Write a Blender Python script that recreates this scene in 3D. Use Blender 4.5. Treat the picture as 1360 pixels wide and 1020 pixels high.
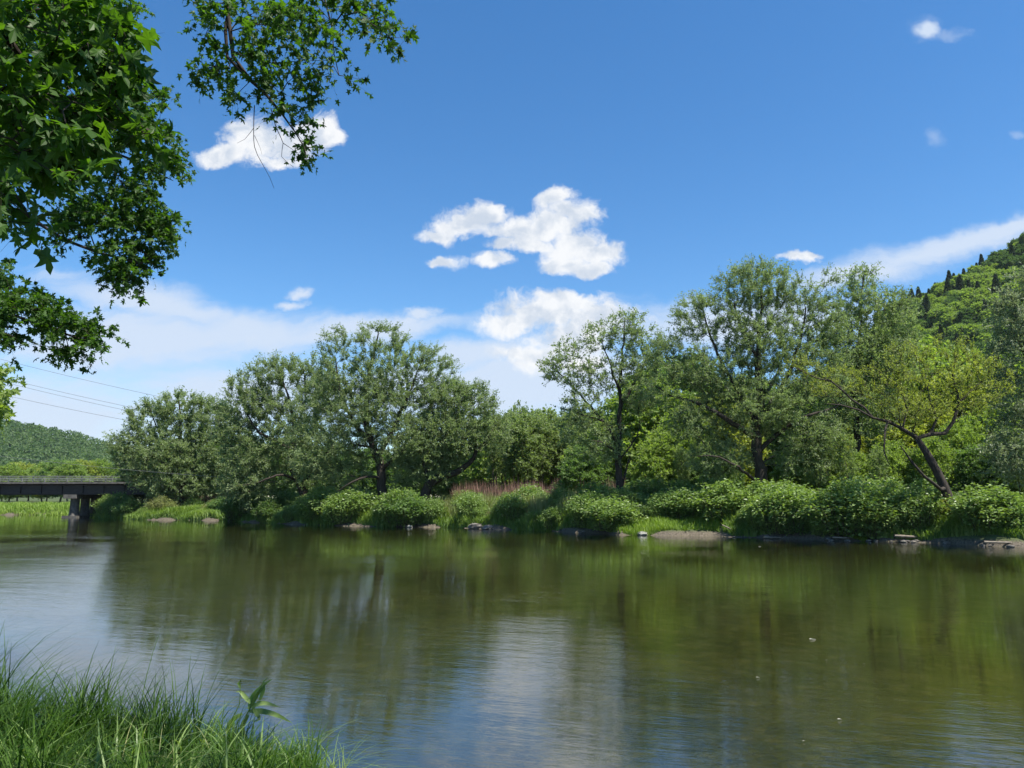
import bpy, math, random
import numpy as np
from math import radians as R
random.seed(7)
rng = np.random.default_rng(11)
S = bpy.context.scene
for o in list(bpy.data.objects): bpy.data.objects.remove(o)
col = S.collection
# ---------------------------------------------------------------- camera, sky, sun
F_PX, HOR = 1022.0, 665.0
PITCH = math.atan((HOR-510)/F_PX)
CAM = np.array([0, 0, 2.4])
cd = bpy.data.cameras.new('camera'); cam = bpy.data.objects.new('camera', cd); col.objects.link(cam)
cam.location = CAM; cam.rotation_euler = (R(90)+PITCH, 0, 0)
cd.sensor_width = 36; cd.lens = 36*F_PX/1360; cd.clip_start = 0.1; cd.clip_end = 6000
S.camera = cam
SUN_EL, SUN_AZ = 62, 124          # azimuth clockwise from +Y
sl = bpy.data.lights.new('sun', 'SUN'); sun = bpy.data.objects.new('sun', sl); col.objects.link(sun)
sl.energy = 5.0; sl.angle = R(0.5); sl.color = (1, .95, .86)
sun.rotation_euler = (R(SUN_EL-90), 0, R(-SUN_AZ)); sun.location = (10, 60, 90)
S.view_settings.view_transform = 'Standard'; S.view_settings.look = 'None'
S.view_settings.exposure = 0.9; S.view_settings.gamma = 1
S.render.engine = 'CYCLES'
S.cycles.max_bounces = 10; S.cycles.diffuse_bounces = 8; S.cycles.transparent_max_bounces = 12
S.cycles.caustics_reflective = False; S.cycles.caustics_refractive = False

def pdir(px, py):
    x = (px-680)/F_PX; y = (510-py)/F_PX
    return np.array([x, math.cos(PITCH)-y*math.sin(PITCH), math.sin(PITCH)+y*math.cos(PITCH)])
def P(px, py, Y):
    d = pdir(px, py); return CAM + d*(Y/d[1])
def W(px, py):                      # where a sight line meets the water
    d = pdir(px, py); return CAM + d*(-CAM[2]/d[2])
def X_of(px, Y, row=600):
    return P(px, row, Y)[0]

# ---------------------------------------------------------------- node helpers
class NT:
    def __init__(s, nt): s.nt = nt; s.L = nt.links
    def n(s, t, **k):
        nd = s.nt.nodes.new(t)
        for a, v in k.items():
            if a == 'inp':
                for i, x in v.items():
                    if isinstance(x, bpy.types.NodeSocket): s.L.new(x, nd.inputs[i])
                    else: nd.inputs[i].default_value = x
            else: setattr(nd, a, v)
        return nd
    def m(s, op, a, b=0.0, c=None, clamp=False):
        nd = s.nt.nodes.new('ShaderNodeMath'); nd.operation = op; nd.use_clamp = clamp
        for i, x in enumerate((a, b, c)):
            if x is None: continue
            if isinstance(x, bpy.types.NodeSocket): s.L.new(x, nd.inputs[i])
            else: nd.inputs[i].default_value = x
        return nd.outputs[0]
    def v(s, op, a, b=None):
        nd = s.nt.nodes.new('ShaderNodeVectorMath'); nd.operation = op
        for i, x in enumerate((a, b)):
            if x is None: continue
            if isinstance(x, bpy.types.NodeSocket): s.L.new(x, nd.inputs[i])
            else: nd.inputs[i].default_value = x
        return nd.outputs['Value'] if op in ('LENGTH', 'DOT_PRODUCT') else nd.outputs[0]
    def noise(s, vec, scale, detail=4, rough=.55, dist=0.0, out='Fac'):
        return s.n('ShaderNodeTexNoise', inp={'Vector': vec, 'Scale': scale, 'Detail': detail, 'Roughness': rough, 'Distortion': dist}).outputs[out]
    def smooth(s, x, a, b, lo=0.0, hi=1.0):
        nd = s.n('ShaderNodeMapRange', interpolation_type='SMOOTHSTEP')
        s.L.new(x, nd.inputs[0])
        for i, q in zip((1, 2, 3, 4), (a, b, lo, hi)): nd.inputs[i].default_value = q
        return nd.outputs[0]
    def mix(s, f, a, b):
        nd = s.n('ShaderNodeMix', data_type='RGBA')
        for i, x in ((0, f), (6, a), (7, b)):
            if isinstance(x, bpy.types.NodeSocket): s.L.new(x, nd.inputs[i])
            else: nd.inputs[i].default_value = x if i == 0 else (*x[:3], 1)
        return nd.outputs[2]

# ---------------------------------------------------------------- world: sky with drifting clouds, laid out by direction
w = bpy.data.worlds.new('World'); S.world = w; w.use_nodes = True
nt = w.node_tree; nt.nodes.clear(); N = NT(nt)
SKY_S = 0.10
sky = N.n('ShaderNodeTexSky', sky_type='NISHITA', sun_disc=False)
sky.sun_elevation = R(SUN_EL); sky.sun_rotation = R(SUN_AZ)
sky.air_density = 1.0; sky.dust_density = 0.3; sky.ozone_density = 3.0; sky.altitude = 200
tc = N.n('ShaderNodeTexCoord')
sep = N.n('ShaderNodeSeparateXYZ', inp={0: tc.outputs['Generated']})
yy = N.m('MAXIMUM', sep.outputs[1], 0.08)
u = N.m('DIVIDE', sep.outputs[0], yy); v = N.m('DIVIDE', sep.outputs[2], yy)
uv = N.n('ShaderNodeCombineXYZ', inp={0: u, 1: v, 2: 0.0}).outputs[0]
def uvof(px, py):
    d = pdir(px, py); return d[0]/d[1], d[2]/d[1]
wn = N.n('ShaderNodeTexNoise', inp={'Vector': uv, 'Scale': 14.0, 'Detail': 5.0, 'Roughness': .6}).outputs['Color']
wn = N.v('SUBTRACT', wn, (.5, .5, .5))
wsc = N.n('ShaderNodeVectorMath', operation='SCALE', inp={0: wn, 'Scale': .045}).outputs[0]
uvw = N.v('ADD', uv, wsc)
def blobs(lst, src):
    acc = None
    for (px, py, rx, ry, *ang) in lst:
        cu, cv = uvof(px, py)
        d = N.v('SUBTRACT', src, (cu, cv, 0))
        if ang:
            d = N.n('ShaderNodeVectorRotate', rotation_type='Z_AXIS', inp={'Vector': d, 'Angle': R(-ang[0])}).outputs[0]
        q = N.v('MULTIPLY', d, (F_PX/rx*.93, F_PX/ry*.93, 0))
        f = N.m('SUBTRACT', 1.0, N.v('LENGTH', q))
        acc = f if acc is None else N.m('MAXIMUM', acc, f)
    return acc
cum = [  # puffy clouds
 (345,186,56,34),(380,192,50,26),(310,205,34,16),(415,176,42,26),(288,211,28,15),(320,172,30,14),(370,212,42,15),(440,182,22,12),
 (640,288,34,20),(605,302,40,16),(584,312,28,13),(618,296,44,22),(690,306,55,20),(700,322,40,12),(725,300,30,24),(740,268,34,16,20),(760,285,42,24),(740,300,50,20),
 (765,325,44,28),(795,335,42,20),(750,350,40,16),(785,357,30,10),(655,345,32,13),(672,325,28,12),(583,347,22,8),
 (1062,341,34,9),(1080,338,18,7),(748,398,60,14),(725,415,80,24),(680,428,50,17),(790,425,60,28),(760,450,70,28),(735,472,90,22),
 (1062,341,34,9)]
weak = [(330,446,60,20),(278,453,24,14),(400,386,20,10),(562,414,34,12),(1238,180,12,14),(1353,182,12,8),(390,400,28,10),(545,422,30,12),(1232,38,30,22),(1255,44,46,14),(590,347,30,12),(480,436,40,10)]
A = blobs(cum, uvw); AW = blobs(weak, uvw)
n1 = N.noise(uvw, 17.0, 8, .58)
nfine = N.noise(uvw, 48.0, 8, .68, .5)
A2 = N.m('ADD', A, N.m('MULTIPLY', N.m('SUBTRACT', n1, .5), 1.5))
A2 = N.m('ADD', A2, N.m('MULTIPLY', N.m('SUBTRACT', nfine, .5), 1.05))
cmask = N.smooth(A2, -.16, .52)
soft = [(700,505,190,70),(640,470,110,40),(780,500,120,50),(330,440,140,45),(180,455,260,65),(60,560,260,90),(320,520,240,60),
        (200,400,200,30,-12),(470,440,160,22,6),(520,430,200,18,4),(1250,330,230,26,14),(1330,308,150,20,13),(1150,362,140,22,10),(1232,38,20,13),(640,520,280,60),(1000,430,300,40)]
B = blobs(soft, uvw)
st = N.n('ShaderNodeVectorRotate', rotation_type='Z_AXIS', inp={'Vector': uvw, 'Angle': R(-8)}).outputs[0]
st = N.v('MULTIPLY', st, (1, 4.5, 1))
n2 = N.noise(st, 5.0, 8, .6, .4)
B2 = N.m('ADD', B, N.m('MULTIPLY', N.m('SUBTRACT', n2, .5), 1.3))
smask = N.m('MULTIPLY', N.smooth(B2, -.12, .8), .92)
wk = N.m('ADD', AW, N.m('MULTIPLY', N.m('SUBTRACT', n1, .5), 1.2)); wk = N.m('ADD', wk, N.m('MULTIPLY', N.m('SUBTRACT', nfine, .5), 1.2))
vx = N.smooth(u, .35, .5, .95, .28)
smask = N.m('MAXIMUM', smask, N.m('MULTIPLY', N.smooth(wk, .0, .9), vx))
# cloud light and shade painted as colour: offset noise, greyer where thick
n3 = N.noise(N.v('ADD', uvw, (.012, .02, 0)), 17.0, 8, .58)
lit = N.smooth(N.m('ADD', N.m('MULTIPLY', N.m('SUBTRACT', n1, n3), 3.2), N.m('MULTIPLY', A2, -.55)), -.85, .15)
ccol = N.mix(lit, (3.4, 3.8, 4.4), (5.3, 5.35, 5.4))
hs = N.n('ShaderNodeHueSaturation', inp={'Saturation': 1.28, 'Value': 1.0, 'Color': sky.outputs[0]})
skyc = N.mix(smask, hs.outputs[0], (3.7, 4.25, 5.1))
skyc = N.mix(N.m('MULTIPLY', cmask, .96), skyc, ccol)
bg = N.n('ShaderNodeBackground', inp={'Color': skyc, 'Strength': SKY_S})
wo = N.n('ShaderNodeOutputWorld', inp={0: bg.outputs[0]})

# ---------------------------------------------------------------- mesh helpers
def tag(o, label=None, cat=None, group=None, kind=None):
    if label: o['label'] = label
    if cat: o['category'] = cat
    if group: o['group'] = group
    if kind: o['kind'] = kind
    return o
def empty(name, loc, rz=0, sc=1):
    o = bpy.data.objects.new(name, None); col.objects.link(o)
    o.location = [float(q) for q in loc]; o.rotation_euler = (0, 0, rz); o.scale = (sc, sc, sc); o.empty_display_size = .3
    return o
def link(name, me, parent=None, loc=None):
    o = bpy.data.objects.new(name, me); col.objects.link(o)
    if parent: o.parent = parent
    if loc is not None: o.location = [float(q) for q in loc]
    return o
def mesh_np(name, V, Fs, mats, mi=None, var=None, smooth=False):
    """V (n,3); Fs list of int arrays (m,k) of one face size each"""
    me = bpy.data.meshes.new(name)
    V = np.ascontiguousarray(V, dtype=np.float32)
    Fs = [f for f in Fs if len(f)]
    li = np.concatenate([f.ravel() for f in Fs]).astype(np.int32)
    sz = np.concatenate([np.full(len(f), f.shape[1]) for f in Fs])
    st = np.concatenate([[0], np.cumsum(sz)[:-1]]).astype(np.int32)
    me.vertices.add(len(V)); me.vertices.foreach_set('co', V.ravel())
    me.loops.add(len(li)); me.loops.foreach_set('vertex_index', li)
    me.polygons.add(len(sz)); me.polygons.foreach_set('loop_start', st)
    if not isinstance(mats, (list, tuple)): mats = [mats]
    for m in mats: me.materials.append(m)
    if mi is not None: me.polygons.foreach_set('material_index', np.asarray(mi, dtype=np.int32))
    me.polygons.foreach_set('use_smooth', np.full(len(sz), smooth))
    if var is not None:
        a = me.attributes.new('var', 'FLOAT', 'POINT'); a.data.foreach_set('value', np.asarray(var, dtype=np.float32))
    me.update(calc_edges=True); me.validate()
    return me
def nrm(a): return a/np.maximum(np.linalg.norm(a, axis=-1, keepdims=True), 1e-9)

# leaf templates: (along, across, up) and faces
DIAMOND = (np.array([[0,0,0],[.45,.5,0.06],[1,0,-.05],[.45,-.5,.06]]), [np.array([[0,1,2,3]])])
OVAL = (np.array([[0,0,0],[.25,.42,.05],[.65,.40,.0],[1,0,-.15],[.65,-.40,.0],[.25,-.42,.05]]), [np.array([[0,1,2,3],[0,3,4,5]])])
mp = [[0,0,0],[-.12,.30,-.03],[.06,.46,-.10],[.24,.25,0],[.42,.38,-.02],[.62,.66,-.16],[.62,.36,-.02],[.58,.15,.0],[.80,.20,-.08],[1.08,0,-.22]]
mp = mp + [[a,-b,c] for a,b,c in mp[:0:-1][1:]]
mp = np.array(mp + [[.3,0,.05]]); mp[:, 1] *= .95
k_ = len(mp)-1
MAPLE = (mp, [np.array([[k_, i, (i+1) % k_] for i in range(k_)])])
def leaves(C, D, Nn, L, Wd, var, tpl):
    tv, tf = tpl; n = len(C); k = len(tv)
    D = nrm(D); Sd = nrm(np.cross(Nn, D)); Nn = np.cross(D, Sd)
    L = np.broadcast_to(L, (n,)); Wd = np.broadcast_to(Wd, (n,))
    V = (C[:, None] + D[:, None]*(tv[None, :, 0:1]*L[:, None, None]) + Sd[:, None]*(tv[None, :, 1:2]*Wd[:, None, None])
         + Nn[:, None]*(tv[None, :, 2:3]*L[:, None, None])).reshape(-1, 3)
    Fs = [(f[None]+(np.arange(n)*k)[:, None, None]).reshape(-1, f.shape[1]) for f in tf]
    return V, Fs, np.repeat(var, k)
def prisms(A_, B_, ra, rb, k=3):
    n = len(A_); D = nrm(B_-A_); ref = np.where(np.abs(D[:, 2:3]) > .9, [[1., 0, 0]], [[0, 0, 1.]])
    s = nrm(np.cross(D, ref)); t = np.cross(D, s)
    th = np.arange(k)*2*np.pi/k
    ring = s[:, None]*np.cos(th)[None, :, None] + t[:, None]*np.sin(th)[None, :, None]
    ra = np.broadcast_to(ra, (n,)); rb = np.broadcast_to(rb, (n,))
    V = np.concatenate([A_[:, None]+ring*ra[:, None, None], B_[:, None]+ring*rb[:, None, None]], 1).reshape(-1, 3)
    i = np.arange(k); f = np.stack([i, (i+1) % k, (i+1) % k+k, i+k], 1)
    return V, (f[None]+(np.arange(n)*2*k)[:, None, None]).reshape(-1, 4)
def sweep(pts, rad, k=8):
    pts = np.asarray(pts, float); rad = np.asarray(rad, float); n = len(pts)
    T = np.gradient(pts, axis=0); T = nrm(T)
    ref = np.array([0, 1., 0]) if abs(T[:, 1]).mean() < .8 else np.array([1., 0, 0])
    s = nrm(np.cross(T, ref)); t = np.cross(T, s)
    th = np.arange(k)*2*np.pi/k
    V = (pts[:, None]+(s[:, None]*np.cos(th)[None, :, None]+t[:, None]*np.sin(th)[None, :, None])*rad[:, None, None]).reshape(-1, 3)
    a = (np.arange(n-1)*k)[:, None]; i = np.arange(k)[None]
    f = np.stack([a+i, a+(i+1) % k, a+k+(i+1) % k, a+k+i], -1).reshape(-1, 4)
    return V, f
class Bag:
    def __init__(s): s.V = []; s.F = []; s.n = 0
    def add(s, V, F):
        s.V.append(np.asarray(V, float)); s.F.append(np.asarray(F)+s.n); s.n += len(V)
    def box(s, c, d, rz=0):
        x, y, z = np.array(d)/2
        V = np.array([[-x,-y,-z],[x,-y,-z],[x,y,-z],[-x,y,-z],[-x,-y,z],[x,-y,z],[x,y,z],[-x,y,z]])
        ca, sa = math.cos(rz), math.sin(rz)
        V = V @ np.array([[ca, sa, 0], [-sa, ca, 0], [0, 0, 1]]) + np.array(c)
        s.add(V, [[0,3,2,1],[4,5,6,7],[0,1,5,4],[1,2,6,5],[2,3,7,6],[3,0,4,7]])
    def build(s, name, mat, parent=None, smooth=False):
        return link(name, mesh_np(name, np.concatenate(s.V), [np.concatenate(s.F)], mat, smooth=smooth), parent)

# ---------------------------------------------------------------- materials
def mat_new(name):
    m = bpy.data.materials.new(name); m.use_nodes = True; m.node_tree.nodes.clear()
    return m, NT(m.node_tree)
def leaf_mat(name, a, b, trans=.4, rough=.5, tcol=None, spec=.35):
    m, N = mat_new(name)
    at = N.n('ShaderNodeAttribute', attribute_name='var').outputs['Fac']
    c = N.mix(at, a, b)
    p = N.n('ShaderNodeBsdfPrincipled', inp={'Base Color': c, 'Roughness': rough, 'Specular IOR Level': spec})
    tm = N.n('ShaderNodeMix', data_type='RGBA', blend_type='MULTIPLY', inp={0: 1.0, 6: c})
    tm.inputs[7].default_value = (*(tcol or (1.5, 1.7, .6)), 1)
    t = N.n('ShaderNodeBsdfTranslucent', inp={'Color': tm.outputs[2]})
    x = N.n('ShaderNodeMixShader', inp={0: trans, 1: p.outputs[0], 2: t.outputs[0]})
    N.n('ShaderNodeOutputMaterial', inp={0: x.outputs[0]})
    return m
def noisy_mat(name, a, b, scale=3, rough=.85, bump=.3, stretch=(1, 1, 1), detail=6, dist=.05, spec=.3):
    m, N = mat_new(name)
    g = N.n('ShaderNodeTexCoord').outputs['Object']
    g = N.v('MULTIPLY', g, stretch)
    n = N.noise(g, scale, detail, .65)
    c = N.mix(N.smooth(n, .3, .7), a, b)
    bp = N.n('ShaderNodeBump', inp={'Height': n, 'Strength': bump, 'Distance': dist}).outputs[0]
    p = N.n('ShaderNodeBsdfPrincipled', inp={'Base Color': c, 'Roughness': rough, 'Normal': bp, 'Specular IOR Level': spec})
    N.n('ShaderNodeOutputMaterial', inp={0: p.outputs[0]})
    return m
M = {}
M['willow'] = leaf_mat('willow_leaf', (.17, .225, .095), (.29, .355, .185), .48, .45, (1.3, 1.45, .7))
M['willow_silver'] = leaf_mat('willow_silver_leaf', (.18, .22, .12), (.32, .37, .23), .45, .45, (1.2, 1.3, .8))
M['bright'] = leaf_mat('bright_leaf', (.15, .22, .06), (.27, .36, .11), .5, .5, (1.5, 1.6, .5))
M['yellowgreen'] = leaf_mat('yellowgreen_leaf', (.22, .28, .05), (.35, .41, .10), .48, .5, (1.3, 1.3, .5))
M['pale'] = leaf_mat('pale_leaf', (.16, .22, .08), (.28, .36, .15), .5, .5, (1.3, 1.4, .6))
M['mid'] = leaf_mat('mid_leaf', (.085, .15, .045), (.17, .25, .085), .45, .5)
M['shrub'] = leaf_mat('shrub_leaf', (.12, .195, .05), (.25, .34, .11), .4, .4, (1.4, 1.5, .5), .4)
M['farwood'] = leaf_mat('far_wood_leaf', (.05, .10, .03), (.11, .17, .055), .4, .6)
M['conifer'] = leaf_mat('conifer_needle', (.03, .06, .03), (.06, .10, .045), .2, .6)
M['maple'] = leaf_mat('maple_leaf', (.028, .068, .014), (.065, .135, .02), .42, .5, (2.2, 2.4, .5), .25)
M['grass'] = leaf_mat('grass_blade', (.018, .05, .007), (.085, .165, .02), .35, .6, (1.6, 1.8, .5), .15)
M['bankgrass'] = leaf_mat('bank_grass_blade', (.14, .24, .03), (.24, .33, .06), .4, .5, (1.4, 1.5, .5))
M['shrubby'] = leaf_mat('shore_weed_leaf', (.10, .18, .04), (.22, .30, .08), .4, .5, (1.4, 1.5, .5))
M['weeds'] = leaf_mat('weed_leaf', (.13, .19, .05), (.30, .30, .13), .35, .5, (1.3, 1.3, .6))
M['reeds'] = leaf_mat('dry_reed', (.17, .10, .075), (.33, .21, .16), .2, .7, (1.1, 1, .9))
M['bark'] = noisy_mat('bark', (.022, .017, .013), (.06, .048, .037), 4, .9, .6, (3, 3, .6))
M['bark_light'] = noisy_mat('bark_light', (.07, .055, .04), (.16, .13, .10), 4, .9, .5, (3, 3, .6))
M['stone'] = noisy_mat('stone', (.08, .07, .06), (.22, .20, .17), 6, .8, .4)
M['palestone'] = noisy_mat('pale_stone', (.17, .165, .14), (.32, .31, .27), 5, .8, .4)
M['steel'] = noisy_mat('weathered_steel', (.02, .018, .017), (.045, .038, .034), 2, .6, .1, (1, 1, 4))
M['rail'] = noisy_mat('galvanised_rail', (.13, .13, .115), (.24, .24, .21), 5, .5, .05)
M['concrete'] = noisy_mat('concrete', (.07, .065, .058), (.15, .14, .125), 2, .9, .2)
M['wire'] = noisy_mat('wire', (.12, .12, .12), (.2, .2, .2), 5, .5, 0)
M['driftwood'] = noisy_mat('driftwood', (.12, .10, .075), (.27, .23, .18), 6, .9, .4, (1, 1, 4))

# ---------------------------------------------------------------- ground: one sheet with the river bed cut in
far_px = [(0,684),(60,684),(105,685),(150,688),(190,690.5),(300,691.5),(330,693.5),(400,697),(500,699.5),(560,700),(600,701),(700,704.5),(800,708.5),(825,711),
          (860,711.5),(950,712),(975,714),(1050,716),(1150,719),(1250,722),(1360,727)]
fp = [W(a, b) for a, b in far_px]
FX = [-900,-420,-180,-120]+[q[0] for q in fp]+[34,60,110,300,900]
FY = [420,250,165,140]+[q[1] for q in fp]+[36,24,4,-60,-260]
NX = [-900,-420,-200,-110,-60,-25,-15,-8,-4.9,-3.4,-2.2,-1.4,-.4,1,3,10,60,300,900]
NY = [330,170,115,96,58,20,12.5,9.1,7.9,7.5,7.2,6.7,5.2,3.4,1.5,-2.5,-25,-140,-420]
def fshore(x): return np.interp(x, FX, FY) + .55*np.sin(np.asarray(x)*.9)+.22*np.sin(np.asarray(x)*2.1+1)
def nshore(x): return np.interp(x, NX, NY)
FPROF = [(-9,-.75),(-4,-.5),(-1.2,-.22),(0,-.02),(.3,.10),(.7,.28),(1.2,.42),(2.2,.75),(4,1.05),(8,1.2),(16,1.35),(30,1.5),(60,1.8),(120,2.4),(250,4),(600,6),(1500,6)]
NPROF = [(-5,-.65),(-2,-.4),(-.6,-.15),(0,.0),(.25,.12),(.7,.3),(1.5,.45),(3,.7),(6,.85),(15,1.0),(60,1.4),(300,2)]
def gz(x, y):
    d = y-fshore(x)
    return np.interp(d, [q[0] for q in FPROF], [q[1] for q in FPROF])
def gzn(x, y):
    d = nshore(x)-y
    return np.interp(d, [q[0] for q in NPROF], [q[1] for q in NPROF])
xs = np.unique(np.round(np.concatenate([np.linspace(-900,-150,16), np.linspace(-150,-90,40), np.linspace(-90,60,420), np.linspace(-9,4,70), np.linspace(60,900,24)]), 3))
rows = []
r2 = np.random.default_rng(3)
for d, z in NPROF[::-1]:
    rows.append(np.stack([xs, nshore(xs)-d, np.full_like(xs, z)+(r2.normal(0, .03, len(xs)) if z > .05 else 0)], 1))
a0, b0 = rows[-1], None
last = np.stack([xs, fshore(xs)+FPROF[0][0], np.full_like(xs, FPROF[0][1])], 1)
for t in np.linspace(.08, .92, 10): rows.append(a0*(1-t)+last*t+np.array([0, 0, -.12*math.sin(math.pi*t)]))
for d, z in FPROF:
    rows.append(np.stack([xs, fshore(xs)+d, np.full_like(xs, z)+(r2.normal(0, .05, len(xs)) if z > .05 else 0)], 1))
G = np.stack(rows); nr, nc = G.shape[:2]
idx = np.arange(nr*nc).reshape(nr, nc)
gf = np.stack([idx[:-1, :-1], idx[:-1, 1:], idx[1:, 1:], idx[1:, :-1]], -1).reshape(-1, 4)
m, N = mat_new('ground')
g = N.n('ShaderNodeNewGeometry').outputs['Position']
z = N.n('ShaderNodeSeparateXYZ', inp={0: g}).outputs[2]
vo = N.n('ShaderNodeTexVoronoi', inp={'Vector': N.v('MULTIPLY', g, (1, .8, 1)), 'Scale': 3.2, 'Randomness': 1.0})
ns = N.noise(g, .35, 6, .6); nf = N.noise(g, 9, 5, .7)
bed = N.mix(N.smooth(ns, .35, .65), (.075, .08, .036), (.17, .15, .082))
bed = N.mix(N.m('MULTIPLY', N.smooth(vo.outputs['Distance'], .15, .5), .6), N.mix(N.n('ShaderNodeSeparateColor', inp={0: vo.outputs['Color']}).outputs[0], (.10, .092, .045), (.24, .20, .12)), bed)
mud = N.mix(N.smooth(nf, .35, .65), (.05, .042, .03), (.15, .125, .095))
gr = N.mix(N.smooth(nf, .3, .7), (.035, .055, .02), (.09, .11, .04))
zz = N.m('ADD', z, N.m('MULTIPLY', N.m('SUBTRACT', nf, .5), .55))
c = N.mix(N.smooth(zz, -.06, .02), bed, mud); c = N.mix(N.smooth(zz, .22, .42), c, gr)
bp = N.n('ShaderNodeBump', inp={'Height': nf, 'Strength': .6, 'Distance': .08}).outputs[0]
p = N.n('ShaderNodeBsdfPrincipled', inp={'Base Color': c, 'Roughness': .9, 'Normal': bp, 'Specular IOR Level': .2})
N.n('ShaderNodeOutputMaterial', inp={0: p.outputs[0]})
go = link('ground', mesh_np('ground', G.reshape(-1, 3), [gf], m, smooth=True)); tag(go, kind='structure')

# water surface
m, N = mat_new('river_water')
g = N.n('ShaderNodeNewGeometry').outputs['Position']
g1 = N.n('ShaderNodeVectorRotate', rotation_type='Z_AXIS', inp={'Vector': g, 'Angle': R(20)}).outputs[0]
w1 = N.noise(N.v('MULTIPLY', g1, (.42, 1.7, 1)), 2.9, 3, .55, .3)
w2 = N.noise(N.v('MULTIPLY', g1, (.5, 1.8, 1)), 9.0, 4, .55, .2)
w3 = N.noise(g, .12, 3, .5)
amp = N.smooth(w3, .35, .65, .35, 1.3)
w0 = N.noise(N.v('MULTIPLY', g1, (.4, 1.3, 1)), 1.1, 2, .5, .3)
h = N.m('ADD', N.m('MULTIPLY', w1, .42), N.m('MULTIPLY', w2, .27)); h = N.m('ADD', h, N.m('MULTIPLY', w0, .6))
h = N.m('MULTIPLY', h, amp)
bp = N.n('ShaderNodeBump', inp={'Height': h, 'Strength': 1.0, 'Distance': .0088}).outputs[0]
fr = N.n('ShaderNodeFresnel', inp={'IOR': 2.1, 'Normal': bp}).outputs[0]
gl = N.n('ShaderNodeBsdfGlossy', inp={'Color': (.97, .98, 1, 1), 'Roughness': .012, 'Normal': bp})
tr = N.n('ShaderNodeBsdfTransparent', inp={'Color': (.55, .60, .42, 1)})
x = N.n('ShaderNodeMixShader', inp={0: fr, 1: tr.outputs[0], 2: gl.outputs[0]})
N.n('ShaderNodeOutputMaterial', inp={0: x.outputs[0]})
wv = np.array([[-900, -420, 0], [900, -420, 0], [900, 480, 0], [-900, 480, 0.]])
wt = link('river_water', mesh_np('river_water', wv, [np.array([[0, 1, 2, 3]])], m)); tag(wt, kind='structure')

# ---------------------------------------------------------------- tree growing
def catmull(pts, step):
    pts = np.asarray(pts, float)
    q = np.vstack([2*pts[0]-pts[1], pts, 2*pts[-1]-pts[-2]]); out = []
    for i in range(1, len(q)-2):
        n = max(1, int(np.linalg.norm(q[i+1]-q[i])/step))
        for t in np.arange(n)/n:
            out.append(.5*(2*q[i]+(q[i+1]-q[i-1])*t+(2*q[i-1]-5*q[i]+4*q[i+1]-q[i+2])*t*t+(-q[i-1]+3*q[i]-3*q[i+1]+q[i+2])*t**3))
    out.append(pts[-1]); return np.array(out)
def sample_lobes(lobes, n, rg, mind, shell=.6):
    """lobes: (center(3), radii(3), weight) -> spread points"""
    wts = np.array([l[2]*l[1][0]*l[1][1]*l[1][2] for l in lobes]); wts = wts/wts.sum()
    out = np.zeros((0, 3)); tries = 0
    while len(out) < n and tries < n*14:
        tries += 1
        l = lobes[rg.choice(len(lobes), p=wts)]
        d = nrm(rg.normal(size=3)); r = rg.random()**(1/3.)
        if rg.random() < shell: r = .75+.25*rg.random()
        p = np.array(l[0])+d*r*np.array(l[1])
        if len(out) and np.min(np.sum((out-p)**2, 1)) < mind*mind: continue
        out = np.vstack([out, p])
    return out
def grow(guides, att, rg, step=.6, kpath=.35, rleaf=.012, expo=2.35, up=.12, jit=.05):
    """guides: list of (pts, r0, r1). returns pos,parent,rad,tips"""
    pos = []; par = []; gr = []
    for gi, (pts, r0, r1) in enumerate(guides):
        c = catmull(pts, step); n = len(c)
        c[1:-1] += rg.normal(0, jit, (n-2, 3)) if n > 2 else 0
        if gi == 0: prev = -1; s = 0
        else:
            prev = int(np.argmin(np.sum((np.array(pos)-c[0])**2, 1))); s = 1
        for i in range(s, n):
            pos.append(c[i]); par.append(prev); gr.append(r0+(r1-r0)*i/(n-1)); prev = len(pos)-1
    plen = [0.]*len(pos)
    for i in range(1, len(pos)): plen[i] = plen[par[i]]+np.linalg.norm(pos[i]-pos[par[i]])
    PA = np.zeros((len(pos)+len(att)*24+10, 3)); PA[:len(pos)] = pos; PL = np.zeros(len(PA)); PL[:len(pos)] = plen
    n = len(pos); par = list(par); gr = list(gr); tips = []
    order = np.argsort([np.min(np.sum((PA[:n]-a)**2, 1)) for a in att]) if len(att) else []
    zmin = PA[0][2]
    for ai in order:
        p = att[ai]
        d = np.linalg.norm(PA[:n]-p, axis=1)
        cost = d+kpath*PL[:n]+np.maximum(0, PA[:n, 2]-p[2])*.5 + 4*np.maximum(0, zmin+1.0-PA[:n, 2])
        j = int(np.argmin(cost)); L = d[j]; k = min(20, max(1, int(math.ceil(L/step))))
        pd = PA[j]-PA[par[j]] if par[j] >= 0 else np.array([0, 0, 1.])
        ctl = PA[j]+nrm(pd)*L*.35+np.array([0, 0, up*L])
        prev = j
        for t in (np.arange(k)+1)/k:
            q = (1-t)**2*PA[j]+2*t*(1-t)*ctl+t*t*p
            if t < 1: q = q+rg.normal(0, jit, 3)
            if n >= len(PA): break
            PA[n] = q; PL[n] = PL[prev]+np.linalg.norm(q-PA[prev]); par.append(prev); gr.append(0); prev = n; n += 1
        tips.append(prev)
    PA = PA[:n]; par = np.array(par); acc = np.zeros(n); nch = np.zeros(n, int)
    for i in range(n-1, -1, -1):
        if nch[i] == 0: acc[i] = rleaf**expo
        if par[i] >= 0: acc[par[i]] += acc[i]; nch[par[i]] += 1
    rad = np.maximum(acc**(1/expo), np.array(gr))
    return PA, par, rad, np.array(tips, int)
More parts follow.
